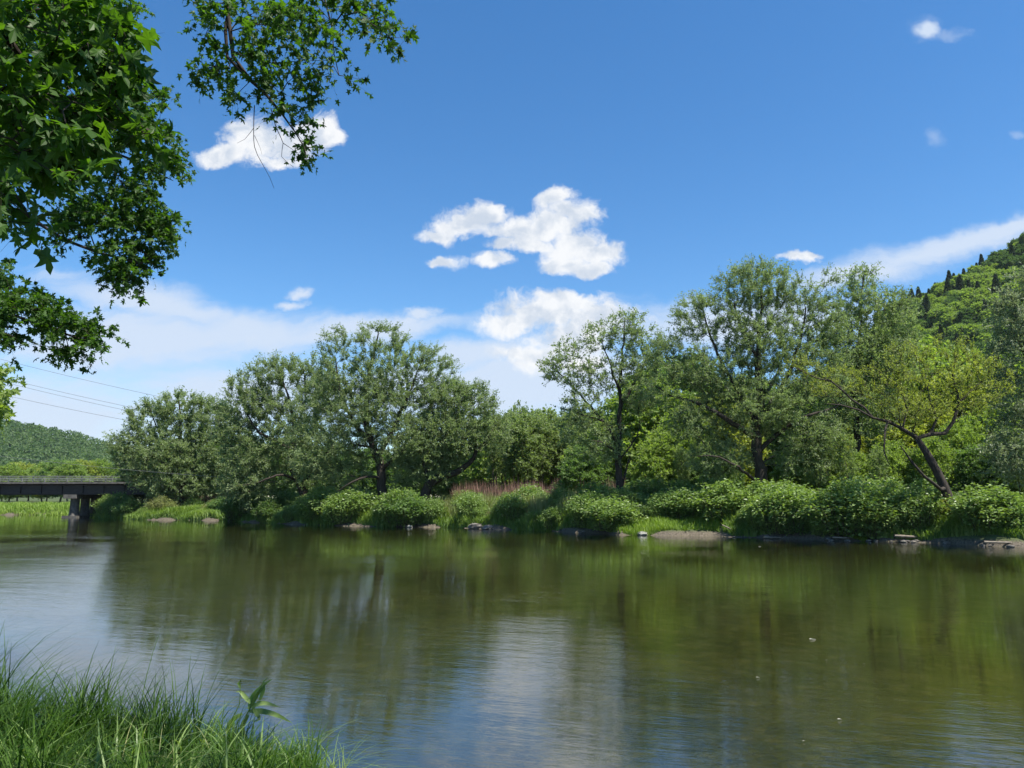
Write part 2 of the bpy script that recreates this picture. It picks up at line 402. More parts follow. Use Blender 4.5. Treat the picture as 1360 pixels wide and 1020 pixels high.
def skeleton_mesh(PA, par, rad, bag, k_big=9, flare=1.35):
    n = len(PA); kids = [[] for _ in range(n)]
    for i in range(1, n): kids[par[i]].append(i)
    done = np.zeros(n, bool); starts = [(0, -1)]
    while starts:
        i, pr = starts.pop(); ch = [pr] if pr >= 0 else []; ch.append(i)
        while kids[i]:
            ks = sorted(kids[i], key=lambda q: -rad[q])
            for q in ks[1:]: starts.append((q, i))
            i = ks[0]; ch.append(i)
        if len(ch) < 2: continue
        r = rad[ch].copy()
        if pr >= 0: r[0] = min(r[0], r[1]*1.25)
        else:
            r[0] *= flare
        r[-1] *= .5
        k = k_big if r.max() > .12 else (6 if r.max() > .05 else (4 if r.max() > .025 else 3))
        V, f = sweep(PA[ch], r, k); bag.add(V, f)
def foliage(orig, dirs, rg, ntw, tl, nleaf, L, Wd, tpl, upb=.3, spread=.8, droop=-.1, normup=.4, lw_var=.25, bag=None, tr=.008, leafhang=0.0, cvar=None):
    m = len(orig)
    O = np.repeat(orig, ntw, 0); D = np.repeat(dirs, ntw, 0)
    D = nrm(D+rg.normal(0, spread, O.shape)+np.array([0, 0, upb])); TL = tl*(.5+rg.random(len(O)))
    if bag is not None:
        E = O+D*TL[:, None]; E[:, 2] += droop*TL*.5
        V, f = prisms(O, E, tr, tr*.3); bag.add(V, f)
    cv = np.repeat(rg.random(m) if cvar is None else cvar, ntw*nleaf)
    t = (rg.random((len(O), nleaf))*.9+.1)
    Pp = O[:, None]+D[:, None]*(t*TL[:, None])[..., None]
    Pp[..., 2] += droop*t*t*TL[:, None]
    Pp = Pp.reshape(-1, 3)+rg.normal(0, tl*.05, (len(O)*nleaf, 3)); DD = np.repeat(D, nleaf, 0)
    ld = nrm(DD*.6+rg.normal(0, .7, Pp.shape)+np.array([0, 0, -leafhang]))
    nn = rg.normal(0, 1, Pp.shape)+np.array([0, 0, normup])
    sz = (1+lw_var*rg.normal(size=len(Pp))).clip(.4, 1.8)
    var = (cv*.6+.4*rg.random(len(Pp))).clip(0, 1)
    return leaves(Pp, ld, nn, L*sz, Wd*sz, var, tpl)
def tree(name, base, guides, lobes, ncl, mind, leafmat, bark, label, cat='tree', group=None, seed=1, ntw=8, tl=1.0, nleaf=14, L=.17, Wd=.06,
         tpl=DIAMOND, shell=.6, upb=.3, spread=.8, droop=-.1, step=.6, normup=.4, rleaf=.012, kpath=.35, extra_tips=.35, zlow=None, leafhang=0., up=.12):
    rg = np.random.default_rng(seed); base = np.array(base, float)
    att = sample_lobes(lobes, ncl, rg, mind, shell)
    if zlow is not None: att = att[att[:, 2] > zlow]
    PA, par, rad, tips = grow(guides, att, rg, step=step, rleaf=rleaf, kpath=kpath, up=up)
    bag = Bag(); skeleton_mesh(PA-base, par, rad, bag)
    # extra leafy nodes along thin branches
    thin = np.where((rad < rleaf*2.6) & (np.arange(len(PA)) > 0))[0]
    ex = thin[rg.random(len(thin)) < extra_tips]
    nodes = np.unique(np.concatenate([tips, ex])).astype(int)
    d = nrm(PA[nodes]-PA[par[nodes]]); cen = PA[tips].mean(0)
    out = nrm(PA[nodes]-cen); d = nrm(d*.7+out*.5)
    V, Fs, var = foliage(PA[nodes]-base, d, rg, ntw, tl, nleaf, L, Wd, tpl, upb, spread, droop, normup, bag=bag, leafhang=leafhang)
    root = empty(name, base); tag(root, label, cat, group)
    bag.build('trunk', bark, root, smooth=True)
    link('crown', mesh_np('crown', V, Fs, leafmat, var=var), root)
    return root
def children(o): return [c for c in bpy.data.objects if c.parent == o]
def copy_tree(src, loc, rz, sc, label=None, group=None):
    r = src.copy(); col.objects.link(r); r.location = [float(q) for q in loc]; r.rotation_euler = (0, 0, rz)
    r.scale = (sc if isinstance(sc, tuple) else (sc, sc, sc))
    if label: r['label'] = label
    if group: r['group'] = group
    for ch in SRC_CH.setdefault(src.name, children(src)):
        c = ch.copy(); col.objects.link(c); c.parent = r
    return r
SRC_CH = {}

def lobes_px(lst, Y, dep=.85):
    out = []
    for q in lst:
        px, py, rx, ry = q[:4]; dy = q[4] if len(q) > 4 else 0; wt = q[5] if len(q) > 5 else 1
        yd = Y+dy; c = P(px, py, yd); s = yd/F_PX*1.02
        out.append((c, (rx*s, max(rx, ry)*s*dep, ry*s), wt))
    return out
def gpx(pts, Y, r0, r1):
    """guide polyline: (px,py[,dy])"""
    return (np.array([P(q[0], q[1], Y+(q[2] if len(q) > 2 else 0)) for q in pts]), r0, r1)
def base_at(px, Y): 
    x = P(px, 690, Y)[0]; return np.array([x, Y, float(gz(x, Y))-.1])
def trunk_guide(px0, Y, pts, r0, r1):
    b = base_at(px0, Y); g = gpx(pts, Y, r0, r1)
    return b, (np.vstack([b, g[0]]), r0, r1)

# --- far-bank willows and friends
WL = dict(upb=.55, spread=.6, leafmat=M['willow'], bark=M['bark'], tpl=DIAMOND)
# T1 far left round willow
Y = 106; b, g0 = trunk_guide(240, Y, [(241,655),(240,640),(238,600),(240,560),(238,535)], .5, .08)
tree('willow_tree', b, [g0, gpx([(240,650),(225,625,-1),(200,600,-1),(178,588)], Y, .3, .06), gpx([(241,650),(258,620),(275,590),(290,560)], Y, .3, .06),
     gpx([(240,640),(222,600),(205,560),(200,545)], Y, .2, .06)],
     lobes_px([(240,548,40,24),(205,560,34,24),(276,562,36,30),(174,592,28,22),(215,605,62,40),(275,612,48,42),(215,637,34,18),(300,600,24,30),(245,640,60,22)], Y, .5),
     480, .85, label='round dense willow farthest left, on the bank at the end of the bridge', seed=21, ntw=10, nleaf=18, L=.26, Wd=.10, tl=1.2, **WL)
# T2 willow with forked trunk
Y = 87; b, g0 = trunk_guide(405, Y, [(403,655),(396,638),(388,620),(390,590),(391,565),(384,535),(376,505)], .55, .06)
tree('willow_tree', b, [g0, gpx([(402,650),(412,625),(422,600),(418,570)], Y, .3, .06), gpx([(391,570),(402,545),(406,520),(403,490)], Y, .15, .04),
     gpx([(398,640),(375,630,-2),(345,640,-3),(320,645,-3)], Y, .18, .05), gpx([(388,600),(365,585,-1),(340,570,-1),(325,540)], Y, .2, .05)],
     lobes_px([(372,498,40,20),(330,522,30,26),(345,545,40,30),(315,570,28,34),(345,600,46,36),(400,590,44,38),(425,520,28,34),(330,640,40,26),(410,625,40,24),(375,560,30,24),(300,545,14,20),(420,490,22,16)], Y, .55),
     470, .8, label='willow with a bare forked upper trunk, between the round willow and the biggest left one', seed=22, ntw=9, nleaf=18, L=.22, Wd=.085, tl=1.1, **WL)
# T3 biggest of the left group
Y = 78; b, g0 = trunk_guide(509, Y, [(508,665),(507,635),(503,612),(494,588),(486,555),(488,510),(497,465),(503,438)], .55, .05)
tree('willow_tree', b, [g0, gpx([(506,625),(528,603,-1),(555,592,-1),(585,585)], Y, .22, .05), gpx([(502,608),(520,575),(540,530),(558,485)], Y, .25, .05),
     gpx([(507,632),(488,633,-1),(468,640,-2),(450,652,-2)], Y, .16, .05), gpx([(494,590),(470,560),(452,520),(445,475)], Y, .25, .05), gpx([(497,595),(465,590),(440,600),(420,605)], Y, .15, .05)],
     lobes_px([(508,456,36,22),(447,462,22,22),(460,500,40,34),(515,500,50,36),(565,492,34,32),(585,530,34,34),(500,550,70,44),(425,545,36,34),(440,605,50,34),(550,585,62,40),(456,628,34,18),(600,580,30,34),(410,580,24,26),(560,625,40,22)], Y, .58),
     640, .75, label='biggest willow of the left group, tall broad grey-green crown over a straight dark trunk', seed=23, ntw=9, nleaf=21, L=.18, Wd=.07, tl=1.05, **WL)
# T4 low leaning willow right of it
Y = 77; b, g0 = trunk_guide(562, Y, [(566,655),(570,643),(586,634),(606,628),(622,617),(632,600),(631,588)], .6, .16)
tree('willow_tree', b, [g0, gpx([(568,645),(574,620),(585,590),(600,560),(605,530)], Y, .3, .05), gpx([(570,640),(560,610),(552,585)], Y, .25, .06), gpx([(631,600),(645,585),(655,570)], Y, .12, .04), gpx([(588,590),(615,560),(635,540)],Y,.15,.04)],
     lobes_px([(600,535,34,24),(630,548,32,26),(655,575,22,26),(600,580,44,34),(565,600,38,30),(570,625,26,14),(625,520,18,10)], Y, .6),
     330, .75, label='low leaning willow with a curved bare limb reaching right above the reddish reeds', seed=24, ntw=9, nleaf=17, L=.20, Wd=.08, tl=1.05, **WL)
# T5 slender dark-trunked tree
Y = 62; b, g0 = trunk_guide(823, Y, [(823,655),(822,625),(821,595),(823,560),(823,520),(826,475),(829,425)], .33, .04)
tree('slender_tree', b, [g0, gpx([(822,592),(806,566),(785,542,1),(762,517,1),(735,487)], Y, .15, .03), gpx([(822,575),(800,560),(772,550),(748,543)], Y, .12, .03),
     gpx([(823,545),(840,512),(855,485),(862,455)], Y, .14, .03), gpx([(823,520),(810,485),(800,455)], Y, .11, .03), gpx([(821,610),(838,590),(850,565)], Y, .09, .03), gpx([(822,605),(805,590,-2),(785,585,-3)], Y, .08, .03),
     gpx([(824,650),(832,625),(838,600)], Y, .10, .03)],
     lobes_px([(832,434,24,20),(798,447,22,20),(758,468,20,14),(740,490,20,18),(775,500,24,22),(858,462,24,24),(840,480,22,20),(810,500,24,22),(775,545,28,24),(848,520,22,32),(800,585,30,30,0,.5),(765,570,22,22,0,.6)], Y, .9),
     300, .62, leafmat=M['willow'], bark=M['bark'], tpl=DIAMOND, label='slender tree with a straight dark trunk and thin airy crown, alone in the middle', seed=25, ntw=7, nleaf=11, L=.19, Wd=.075, tl=.75, rleaf=.011)
# T6 big willow
Y = 58; b, g0 = trunk_guide(1011, Y, [(1010,665),(1009,635),(1006,602),(1004,570),(1010,530),(1006,480),(1010,420),(1012,375)], .55, .05)
tree('willow_tree', b, [g0, gpx([(1004,580),(975,562,-1),(948,548,-1),(924,534),(900,529),(875,515)], Y, .24, .05), gpx([(1008,640),(980,622,-2),(955,608,-3),(925,606,-3)], Y, .14, .04),
     gpx([(1006,600),(1030,578),(1058,560,-1),(1085,548,-1),(1112,540)], Y, .2, .05), gpx([(1004,560),(1035,520),(1058,470),(1070,410)], Y, .22, .05),
     gpx([(1004,565),(975,510),(948,460),(935,415)], Y, .2, .05), gpx([(1006,480),(985,440),(975,400)], Y, .12, .04), gpx([(1005,545),(1030,500,4),(1045,460,5)], Y, .15, .04)],
     lobes_px([(1005,385,50,36),(1060,405,30,30),(930,425,34,30),(970,430,36,36),(1090,430,34,36),(1020,460,60,42),(900,480,36,32),(955,500,50,40),(1085,500,44,44),(1010,540,70,40),(930,560,40,30),(1060,570,50,34),(1062,605,40,24),(885,520,24,24),(960,610,40,24),(1100,380,16,16)], Y, .58),
     720, .66, label='largest willow on the right half, wide grey-green crown with a long limb reaching left', seed=26, ntw=9, nleaf=21, L=.15, Wd=.057, tl=.95, **WL)
# T6b taller tree just behind its right
Y = 63; b, g0 = trunk_guide(1140, Y, [(1138,640),(1137,590),(1137,530),(1139,470),(1143,420),(1146,368)], .35, .05)
tree('willow_tree', b, [g0, gpx([(1138,500),(1160,470),(1180,440),(1195,405)], Y, .16, .04), gpx([(1138,530),(1115,500),(1100,470)], Y, .14, .04)],
     lobes_px([(1145,380,20,24),(1140,410,34,26),(1178,420,34,34),(1125,460,38,38),(1170,475,44,38),(1195,450,20,26),(1140,540,44,40)], Y, .8),
     330, .75, leafmat=M['willow'], bark=M['bark'], tpl=DIAMOND, label='narrow tall-topped willow rising just right of the largest willow against the sky', seed=27, ntw=8, nleaf=13, L=.21, Wd=.08, tl=.95)
# T8 silvery tree at right edge
Y = 50; b, g0 = trunk_guide(1425, Y, [(1424,640),(1420,580),(1412,520),(1402,460),(1395,410),(1392,375)], .5, .06)
tree('willow_tree', b, [g0, gpx([(1415,520),(1385,490),(1360,470),(1345,440)], Y, .2, .05), gpx([(1405,470),(1380,435),(1360,405)], Y, .2, .05)],
     lobes_px([(1368,385,24,24),(1400,370,30,30),(1348,415,24,24),(1370,435,46,36),(1350,480,34,36),(1365,545,36,36),(1350,600,40,30)], Y, .7),
     400, .72, leafmat=M['willow_silver'], bark=M['bark'], tpl=DIAMOND, label='pale silvery-green willow at the right edge, taller than the yellow-green leaning tree', seed=28, ntw=9, nleaf=14, L=.19, Wd=.07, tl=.9)
# T7 leaning twisted tree with sparse yellow-green crown
Y = 46; b, g0 = trunk_guide(1272, Y, [(1268,690),(1264,672),(1255,650),(1243,626),(1230,602),(1218,582)], .34, .19)
tree('leaning_tree', b, [g0, gpx([(1218,582),(1236,578),(1254,576),(1266,560),(1272,535),(1269,508),(1264,492)], Y, .15, .04), gpx([(1240,578),(1243,556),(1237,535),(1232,515)], Y, .1, .04),
     gpx([(1218,582),(1200,570),(1180,561),(1160,553,-1),(1140,545,-1),(1118,539,-1),(1098,536,-1)], Y, .12, .03), gpx([(1180,561),(1172,575,-1),(1173,598,-1),(1180,615,-1)], Y, .08, .04),
     gpx([(1258,655),(1243,642,-1),(1228,632,-1),(1210,612,-1),(1196,592,-1)], Y, .12, .05), gpx([(1272,535),(1290,520),(1302,508)], Y, .07, .03), gpx([(1200,570),(1203,545),(1198,520)], Y, .08, .03), gpx([(1160,553,-1),(1120,520,-1),(1085,500,-1),(1060,490,-1)], Y, .07, .03)],
     lobes_px([(1255,475,40,24),(1210,485,36,26),(1290,495,32,26),(1180,510,40,28),(1110,510,36,20),(1065,493,24,14),(1240,520,44,28),(1300,530,28,28),(1215,545,50,18),(1320,500,20,26)], Y, .9),
     300, .5, leafmat=M['yellowgreen'], bark=M['bark'], tpl=DIAMOND, label='twisted tree leaning left over the shore, dark trunk and sparse yellow-green crown', seed=29, ntw=7, nleaf=8, L=.11, Wd=.05, tl=.55, upb=.9, spread=.45, rleaf=.010)

# --- generic prototypes for the woodland behind
def proto_tree(name, h, lobes, ncl, mind, leafmat, label, cat, group, seed, r0=.18, **k):
    return tree(name, (0, 0, 0), [(np.array([[0, 0, 0], [.1, 0, h*.3], [-.05, .1, h*.6], [0, 0, h*.88]]), r0, .03)], [(np.array(c)*1., r, 1) for c, r in lobes], ncl, mind, leafmat, M['bark_light'] if leafmat != M['conifer'] else M['bark'], label, cat, group, seed, **k)
def place(px, toprow, Y, proto, H, rz=None, label=None, group=None, wide=1.0):
    x = P(px, toprow, Y)[0]; zb = float(gz(x, Y))-.1; zt = P(px, toprow, Y)[2]
    s = (zt-zb)/H
    return copy_tree(proto, (x, Y, zb), random.random()*6.28 if rz is None else rz, (s*wide, s*wide, s), label, group)
def first(proto, *a, **k):       # the first use moves the prototype itself
    px, toprow, Y, H = a; x = P(px, toprow, Y)[0]; zb = float(gz(x, Y))-.1; s = (P(px, toprow, Y)[2]-zb)/H
    proto.location = (x, Y, zb); wd = k.get('wide', 1); proto.scale = (s*wd, s*wd, s)
SLG = 'young slender trees in the grove behind the reddish reeds'
slender = [proto_tree('young_tree', 10, [((0,0,7.3),(1.35,1.35,2.5)),((.2,0,5.4),(1.3,1.3,1.6))], 74, .5, M['pale'], 'young slender light-green tree in the grove behind the reddish reeds', 'tree', SLG, 40+i, r0=.10,
            ntw=7, tl=.6, nleaf=9, L=.20, Wd=.11, upb=.7) for i in range(3)]
BRS = ['broad bright-green tree in the wood behind the bank', 'broad yellow-green tree in the wood behind the bank', 'broad darker green tree in the wood behind the bank']
broad = [proto_tree('broadleaf_tree', 12, [((0,0,8.6),(3.2,3.2,3.0)),((1.9,0,6.3),(2.8,3,2.6)),((-1.9,.3,6.2),(2.8,3,2.8)),((0,-1.5,4.5),(3.4,2.6,2.6))], 230, .8, mt, BRS[i], 'tree', 'bright trees in the wood behind the bank', 50+i,
           ntw=9, tl=1.0, nleaf=12, L=.28, Wd=.17, upb=.3) for i, mt in enumerate([M['bright'], M['yellowgreen'], M['mid']])]
used = set()
def put(pr, H, px, top, Y, **k):
    if pr.name not in used:
        used.add(pr.name); first(pr, px, top, Y, H, **k)
        if k.get('label'): pr['label'] = k['label']
        if k.get('group'): pr['group'] = k['group']
        SRC_CH.setdefault(pr.name, children(pr)); return pr
    r = place(px, top, Y, pr, H, **k)
    if pr.get('group') and not k.get('group'): r['group'] = pr['group']
    return r
rg = np.random.default_rng(5)
for i in range(46):
    px = 655+i*4.3+rg.uniform(-5, 5)
    put(slender[i % 3], 10.4, px, 542+rg.uniform(-14, 22)+(8 if px > 770 else 0), rg.uniform(84, 100), wide=rg.uniform(.8, 1.15))
for (px, top, Y, k) in [(862,498,78,0),(900,470,86,2),(905,545,70,0),(945,520,74,1),(985,500,84,0),(880,575,68,0),(1040,510,80,2),(1080,500,84,0),(1110,560,72,1),(1060,590,66,0),(1150,540,74,0),
        (1185,455,84,1),(1195,450,80,0),(1225,470,76,0),(1215,520,68,1),(1260,462,84,0),(1290,480,70,1),(1325,470,74,0),(1350,500,66,1),(1310,540,62,0),(1270,560,60,0),(1235,580,58,0),(1180,585,60,0),
        (1130,600,60,0),(1350,570,56,0),(1400,500,60,0),(700,575,104,0),(740,570,106,2),(800,560,80,0),(780,590,74,2),(950,590,66,2),(1300,590,56,2),(1440,540,60,2),(840,555,90,2),(655,552,112,0),(683,556,114,0),(715,552,112,0),(748,556,110,0),(775,548,108,0)]:
    put(broad[k], 12.2, px, top, Y, wide=rg.uniform(.95, 1.25))
BK = 'mid-green trees seen between and under the left willows'
darkb = proto_tree('broadleaf_tree', 12, [((0,0,8.4),(3.4,3.2,3.0)),((1.9,0,5.3),(2.8,3,3)),((-1.9,.3,5.0),(2.8,3,3))], 230, .8, M['mid'], 'mid-green tree seen between and under the left willows', 'tree', BK, 58, ntw=9, tl=1.0, nleaf=12, L=.28, Wd=.17)
for px in range(188, 690, 23):
    put(darkb, 12.2, px+rg.uniform(-6, 6), (590 if px > 190 else 612)+rg.uniform(-12, 12), rg.uniform(114, 128), wide=rg.uniform(1.1, 1.5))
LV = 'light olive trees beyond the bridge at the foot of the far left hill'
for i, px in enumerate(list(range(-60, 150, 13))):
    put(broad[i % 3], 12.2, px+rg.uniform(-5, 5), 616+rg.uniform(-7, 8), rg.uniform(190, 260), wide=rg.uniform(1.1, 1.6), label='light olive tree beyond the bridge below the left hill', group=LV)

for px, top, Y_ in [(1082,575,58),(1094,560,60),(1120,568,57),(1330,560,54),(1165,590,56),(905,590,64),(1347,580,52)]:
    put(slender[int(px) % 3], 10.4, px, top, Y_, label='thin young tree standing in the shrubs behind the right shore', group='thin young trees among the right bank shrubs', wide=.8)
# --- right hill with its own trees
def hill_h(X, Y, ridgeY, foot, ridge):      # smooth rise between foot and ridge, then a gentle fall
    t = np.clip((Y-foot)/(ridgeY-foot), 0, 1)
    return np.where(Y < ridgeY, ridge*(t*t*(3-2*t)*.45+t*.55), ridge*(1-.5*np.clip((Y-ridgeY)/600, 0, 1)))
RIDGE_PX = [(760,640),(900,610),(1000,550),(1100,470),(1190,408),(1240,388),(1290,366),(1340,335),(1362,318),(1420,290),(1600,270)]
RY = 460
rX = [P(a, b, RY)[0] for a, b in RIDGE_PX]; rZ = [P(a, b, RY)[2]-9 for a, b in RIDGE_PX]
def rhill(X, Y): return hill_h(X, Y, RY, 150, np.interp(X, rX, rZ))
hx = np.linspace(30, 900, 90); hy = np.linspace(150, 1100, 80)
HX, HY = np.meshgrid(hx, hy)
HZ = rhill(HX, HY)+1.8-3*(HY < 160)-2.5*(HX < 36)
forest_floor = noisy_mat('wooded_hillside', (.03, .055, .018), (.07, .11, .035), .25, .95, .5, dist=1)
idx = np.arange(HX.size).reshape(HX.shape)
hf = np.stack([idx[:-1, :-1], idx[:-1, 1:], idx[1:, 1:], idx[1:, :-1]], -1).reshape(-1, 4)
tag(link('hill', mesh_np('hill', np.stack([HX, HY, HZ], -1).reshape(-1, 3), [hf], forest_floor, smooth=True)), kind='structure')
HG = 'deciduous trees on the steep right hillside'
hillt = [proto_tree('hillside_tree', 14, [((0,0,9),(4,4,4.3)),((2,0,6.5),(3.2,3,3)),((-2,0,6.5),(3.2,3,3))], 120, 1.2, mt, 'leafy green tree on the steep right hillside', 'tree', HG, 70+i, ntw=7, tl=1.6, nleaf=8, L=.75, Wd=.5, tpl=OVAL, step=1.2)
         for i, mt in enumerate([M['bright'], M['farwood']])]
def conifer(name, H, rb, seed, label, group):
    rg = np.random.default_rng(seed); n = 4200
    t = rg.random(n)**.8; a = rg.random(n)*6.283; z = H*(.12+.88*t); r = rb*(1-t)**.85*(.35+.65*rg.random(n)**.5)*(1+.15*np.sin(z*3))
    C = np.stack([np.cos(a)*r, np.sin(a)*r, z], 1); D = np.stack([np.cos(a), np.sin(a), -.25+0*a], 1)
    V, Fs, var = leaves(C, D+rg.normal(0, .25, C.shape), rg.normal(0, .5, C.shape)+[0, 0, 1], (1.0-.5*t)+.2*rg.random(n), .28, rg.random(n), DIAMOND)
    root = empty(name, (0, 0, 0)); tag(root, label, 'tree', group)
    bag = Bag(); v, f = sweep([[0, 0, -.5], [0, 0, H*.5], [0, 0, H]], [.3, .18, .03], 6); bag.add(v, f); bag.build('trunk', M['bark'], root)
    link('crown', mesh_np('crown', V, Fs, M['conifer'], var=var), root); return root
CG = 'dark conifers on the steep right hillside'
con = conifer('conifer_tree', 16, 2.9, 5, 'dark pointed conifer on the steep right hillside', CG)
cnt = 0; pts = []
rg = np.random.default_rng(9); tries = 0
first_used = {}
while cnt < 262 and tries < 40000:
    tries += 1
    X_ = rg.uniform(150, 345); Y_ = rg.uniform(230, 475)
    z_ = float(rhill(X_, Y_))+1.5
    d = np.array([X_, Y_, z_+10])-CAM
    fz = d[1]*math.cos(PITCH)+d[2]*math.sin(PITCH); px = 680+F_PX*d[0]/fz; py = 510-F_PX*(-d[1]*math.sin(PITCH)+d[2]*math.cos(PITCH))/fz
    if not (1165 < px < 1375 and py < 500): continue
    if any((X_-q[0])**2+(Y_-q[1])**2 < 34 for q in pts): continue
    pts.append((X_, Y_)); cnt += 1
    nz = math.sin(X_*.05+1)+math.cos(Y_*.035+X_*.02)
    isc = rg.random() < (.30 if Y_ > 410 and px < 1300 else .10)
    src = con if isc else hillt[0 if rg.random()*1.6-.3+nz*.35 > .35 else 1]
    s = rg.uniform(.85, 1.15) if isc else rg.uniform(.6, .95)
    if src.name not in first_used:
        first_used[src.name] = 1; src.location = (X_, Y_, z_-.5); src.scale = (s, s, s); SRC_CH.setdefault(src.name, children(src))
    else: copy_tree(src, (X_, Y_, z_-.5), rg.random()*6.28, (s*rg.uniform(.9, 1.2), s, s))

# --- far left hill, a wood seen as one mass
LR = [(-200,540),(-60,550),(0,561),(60,572),(100,580),(150,596),(220,622),(300,650)]
LY = 1150
lX = [P(a, b, LY)[0] for a, b in LR]; lZ = [P(a, b, LY)[2]-8 for a, b in LR]
def lhill(X, Y): return hill_h(X, Y, LY, 560, np.interp(X, lX, lZ))
hx = np.linspace(-1500, -360, 60); hy = np.linspace(560, 1800, 60)
HX, HY = np.meshgrid(hx, hy); HZ = lhill(HX, HY)+4
tag(link('hill', mesh_np('hill', np.stack([HX, HY, HZ], -1).reshape(-1, 3), [hf[:0] if 0 else np.stack([np.arange(3600).reshape(60,60)[:-1,:-1], np.arange(3600).reshape(60,60)[:-1,1:], np.arange(3600).reshape(60,60)[1:,1:], np.arange(3600).reshape(60,60)[1:,:-1]], -1).reshape(-1,4)], forest_floor, smooth=True)), kind='structure')
rg = np.random.default_rng(31)
nt_ = 3600
TX = rg.uniform(-1050, -380, nt_); TY = rg.uniform(600, 1170, nt_); k = (TX > -.72*TY)
TX, TY = TX[k], TY[k]; TZ = lhill(TX, TY)+4; TR = rg.uniform(4, 7, len(TX)); TV = rg.random(len(TX))
kk = 46
d = nrm(rg.normal(size=(len(TX), kk, 3))+[0, 0, .3]); C = (np.stack([TX, TY, TZ+5], 1)[:, None]+d*TR[:, None, None]*[1, 1, 1.1]).reshape(-1, 3)
V, Fs, var = leaves(C, rg.normal(size=C.shape), d.reshape(-1, 3)+rg.normal(0, .45, C.shape), 2.6, 2.2, (np.repeat(TV, kk)*.8+.2*rg.random(len(C))), OVAL)
tag(link('wooded_hillside', mesh_np('wooded_hillside', V, Fs, M['farwood'], var=var)), 'far-off dark green wood covering the left hill behind the bridge', 'woodland', kind='stuff')

# ---------------------------------------------------------------- bank shrubs
def shrub(name, seed, h, rad, nst, nl, L, Wd, mat, label, group):
    rg = np.random.default_rng(seed)
    a = rg.random(nst)*6.283; rr = rad*rg.random(nst)**.5; lean = rg.uniform(.15, .6, nst)
    O = np.stack([np.cos(a)*rr*.55, np.sin(a)*rr*.55, 0*a], 1)
    hh = h*(1-.45*(rr/rad)**2)*rg.uniform(.75, 1.1, nst)
    E = O+np.stack([np.cos(a)*rr*lean*1.1, np.sin(a)*rr*lean*1.1, hh], 1)
    bag = Bag(); Mid = O*.5+E*.5; Mid[:, 2] += hh*.12
    V, f = prisms(O, Mid, .018, .012); bag.add(V, f); V, f = prisms(Mid, E, .012, .004); bag.add(V, f)
    t = rg.random((nst, nl))**.75; t3 = t[..., None]
    C = ((1-t3)**2*O[:, None]+2*t3*(1-t3)*Mid[:, None]+t3*t3*E[:, None]).reshape(-1, 3)
    az = rg.random(len(C))*6.283; D = np.stack([np.cos(az), np.sin(az), rg.normal(0, .35, len(C))-.1], 1)
    C = C+nrm(D)*(rg.random(len(C))*.38)[:, None]
    root = empty(name, (0, 0, 0)); tag(root, label, 'shrub', group)
    V, Fs, var = leaves(C, D, rg.normal(0, .55, C.shape)+[0, 0, .8], L*rg.uniform(.6, 1.25, len(C)), Wd*rg.uniform(.7, 1.2, len(C)), (np.repeat(rg.random(nst), nl)*.5+rg.random(len(C))*.5), OVAL)
    bag.build('stem', M['bark_light'], root); link('foliage', mesh_np('foliage', V, Fs, mat, var=var), root)
    return root
SH = [shrub('bank_shrub', 80+i, 3.0, 1.9, 120, 60, .20, .13, M['shrub'], 'x', 'x') for i in range(3)]
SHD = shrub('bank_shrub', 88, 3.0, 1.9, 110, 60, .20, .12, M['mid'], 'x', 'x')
SHY = shrub('bank_shrub', 89, 3.0, 1.9, 110, 60, .18, .10, M['weeds'], 'x', 'x')
protos = {'a': SH[0], 'b': SH[1], 'c': SH[2], 'd': SHD, 'y': SHY}
sused = set()
def put_shrub(k, px, top, Yoff, wide, label, group):
    # Y so that it sits Yoff behind the shoreline
    Y_ = float(fshore(P(px, 690, 60)[0]))+Yoff
    for _ in range(8):
        x = P(px, 690, Y_)[0]; Y_ = .5*Y_+.5*(float(fshore(x))+Yoff)
    zb = float(gz(x, Y_))-.15; s = max(.3, (P(px, top, Y_)[2]-zb)/3.1)
    src = protos[k]
    if k not in sused:
        sused.add(k); o = src; SRC_CH.setdefault(src.name, children(src))
        o.location = (x, Y_, zb); o.scale = (s*wide, s*wide, s)
    else: o = copy_tree(src, (x, Y_, zb), random.random()*6.28, (s*wide, s*wide, s))
    if label: o['label'] = label
    o['group'] = group
    return o
stretches = [
 (140, 188, 5, 'ad', 664, 3.0, 'leafy shrub on the bank beside the bridge pier', 'shrubs beside the bridge pier'),
 (195, 300, 9, 'yyd', 672, 4.5, 'low yellow-green bush behind the bare cut ledge', 'low bushes on the yellow-green ledge'),
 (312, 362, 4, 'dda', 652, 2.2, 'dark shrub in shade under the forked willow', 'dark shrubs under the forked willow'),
 (370, 490, 9, 'aab', 657, 2.0, 'shrub at the water between the two left willows', 'shrubs between the two left willows'),
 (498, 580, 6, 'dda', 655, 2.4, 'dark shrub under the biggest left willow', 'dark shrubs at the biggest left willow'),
 (590, 720, 9, 'ayb', 658, 3.0, 'light-green bush at the waterline below the reddish reeds', 'light bushes below the reddish reeds'),
 (728, 820, 7, 'adb', 655, 2.0, 'mid-green shrub just left of the slender tree', 'shrubs left of the slender tree'),
 (830, 985, 10, 'adc', 650, 6.2, 'leafy shrub behind the small grassy spit', 'shrubs behind the grassy spit'),
 (990, 1100, 7, 'abc', 645, 2.4, 'big-leaved bright shrub below the largest willow', 'bright shrubs below the largest willow'),
 (1110, 1235, 8, 'abc', 643, 2.6, 'big-leaved bright shrub at the shore left of the leaning trunk', 'bright shrubs left of the leaning trunk'),
 (1292, 1375, 5, 'acb', 650, 4.5, 'leafy shrub at the shore right of the leaning trunk', 'shrubs right of the leaning trunk')]
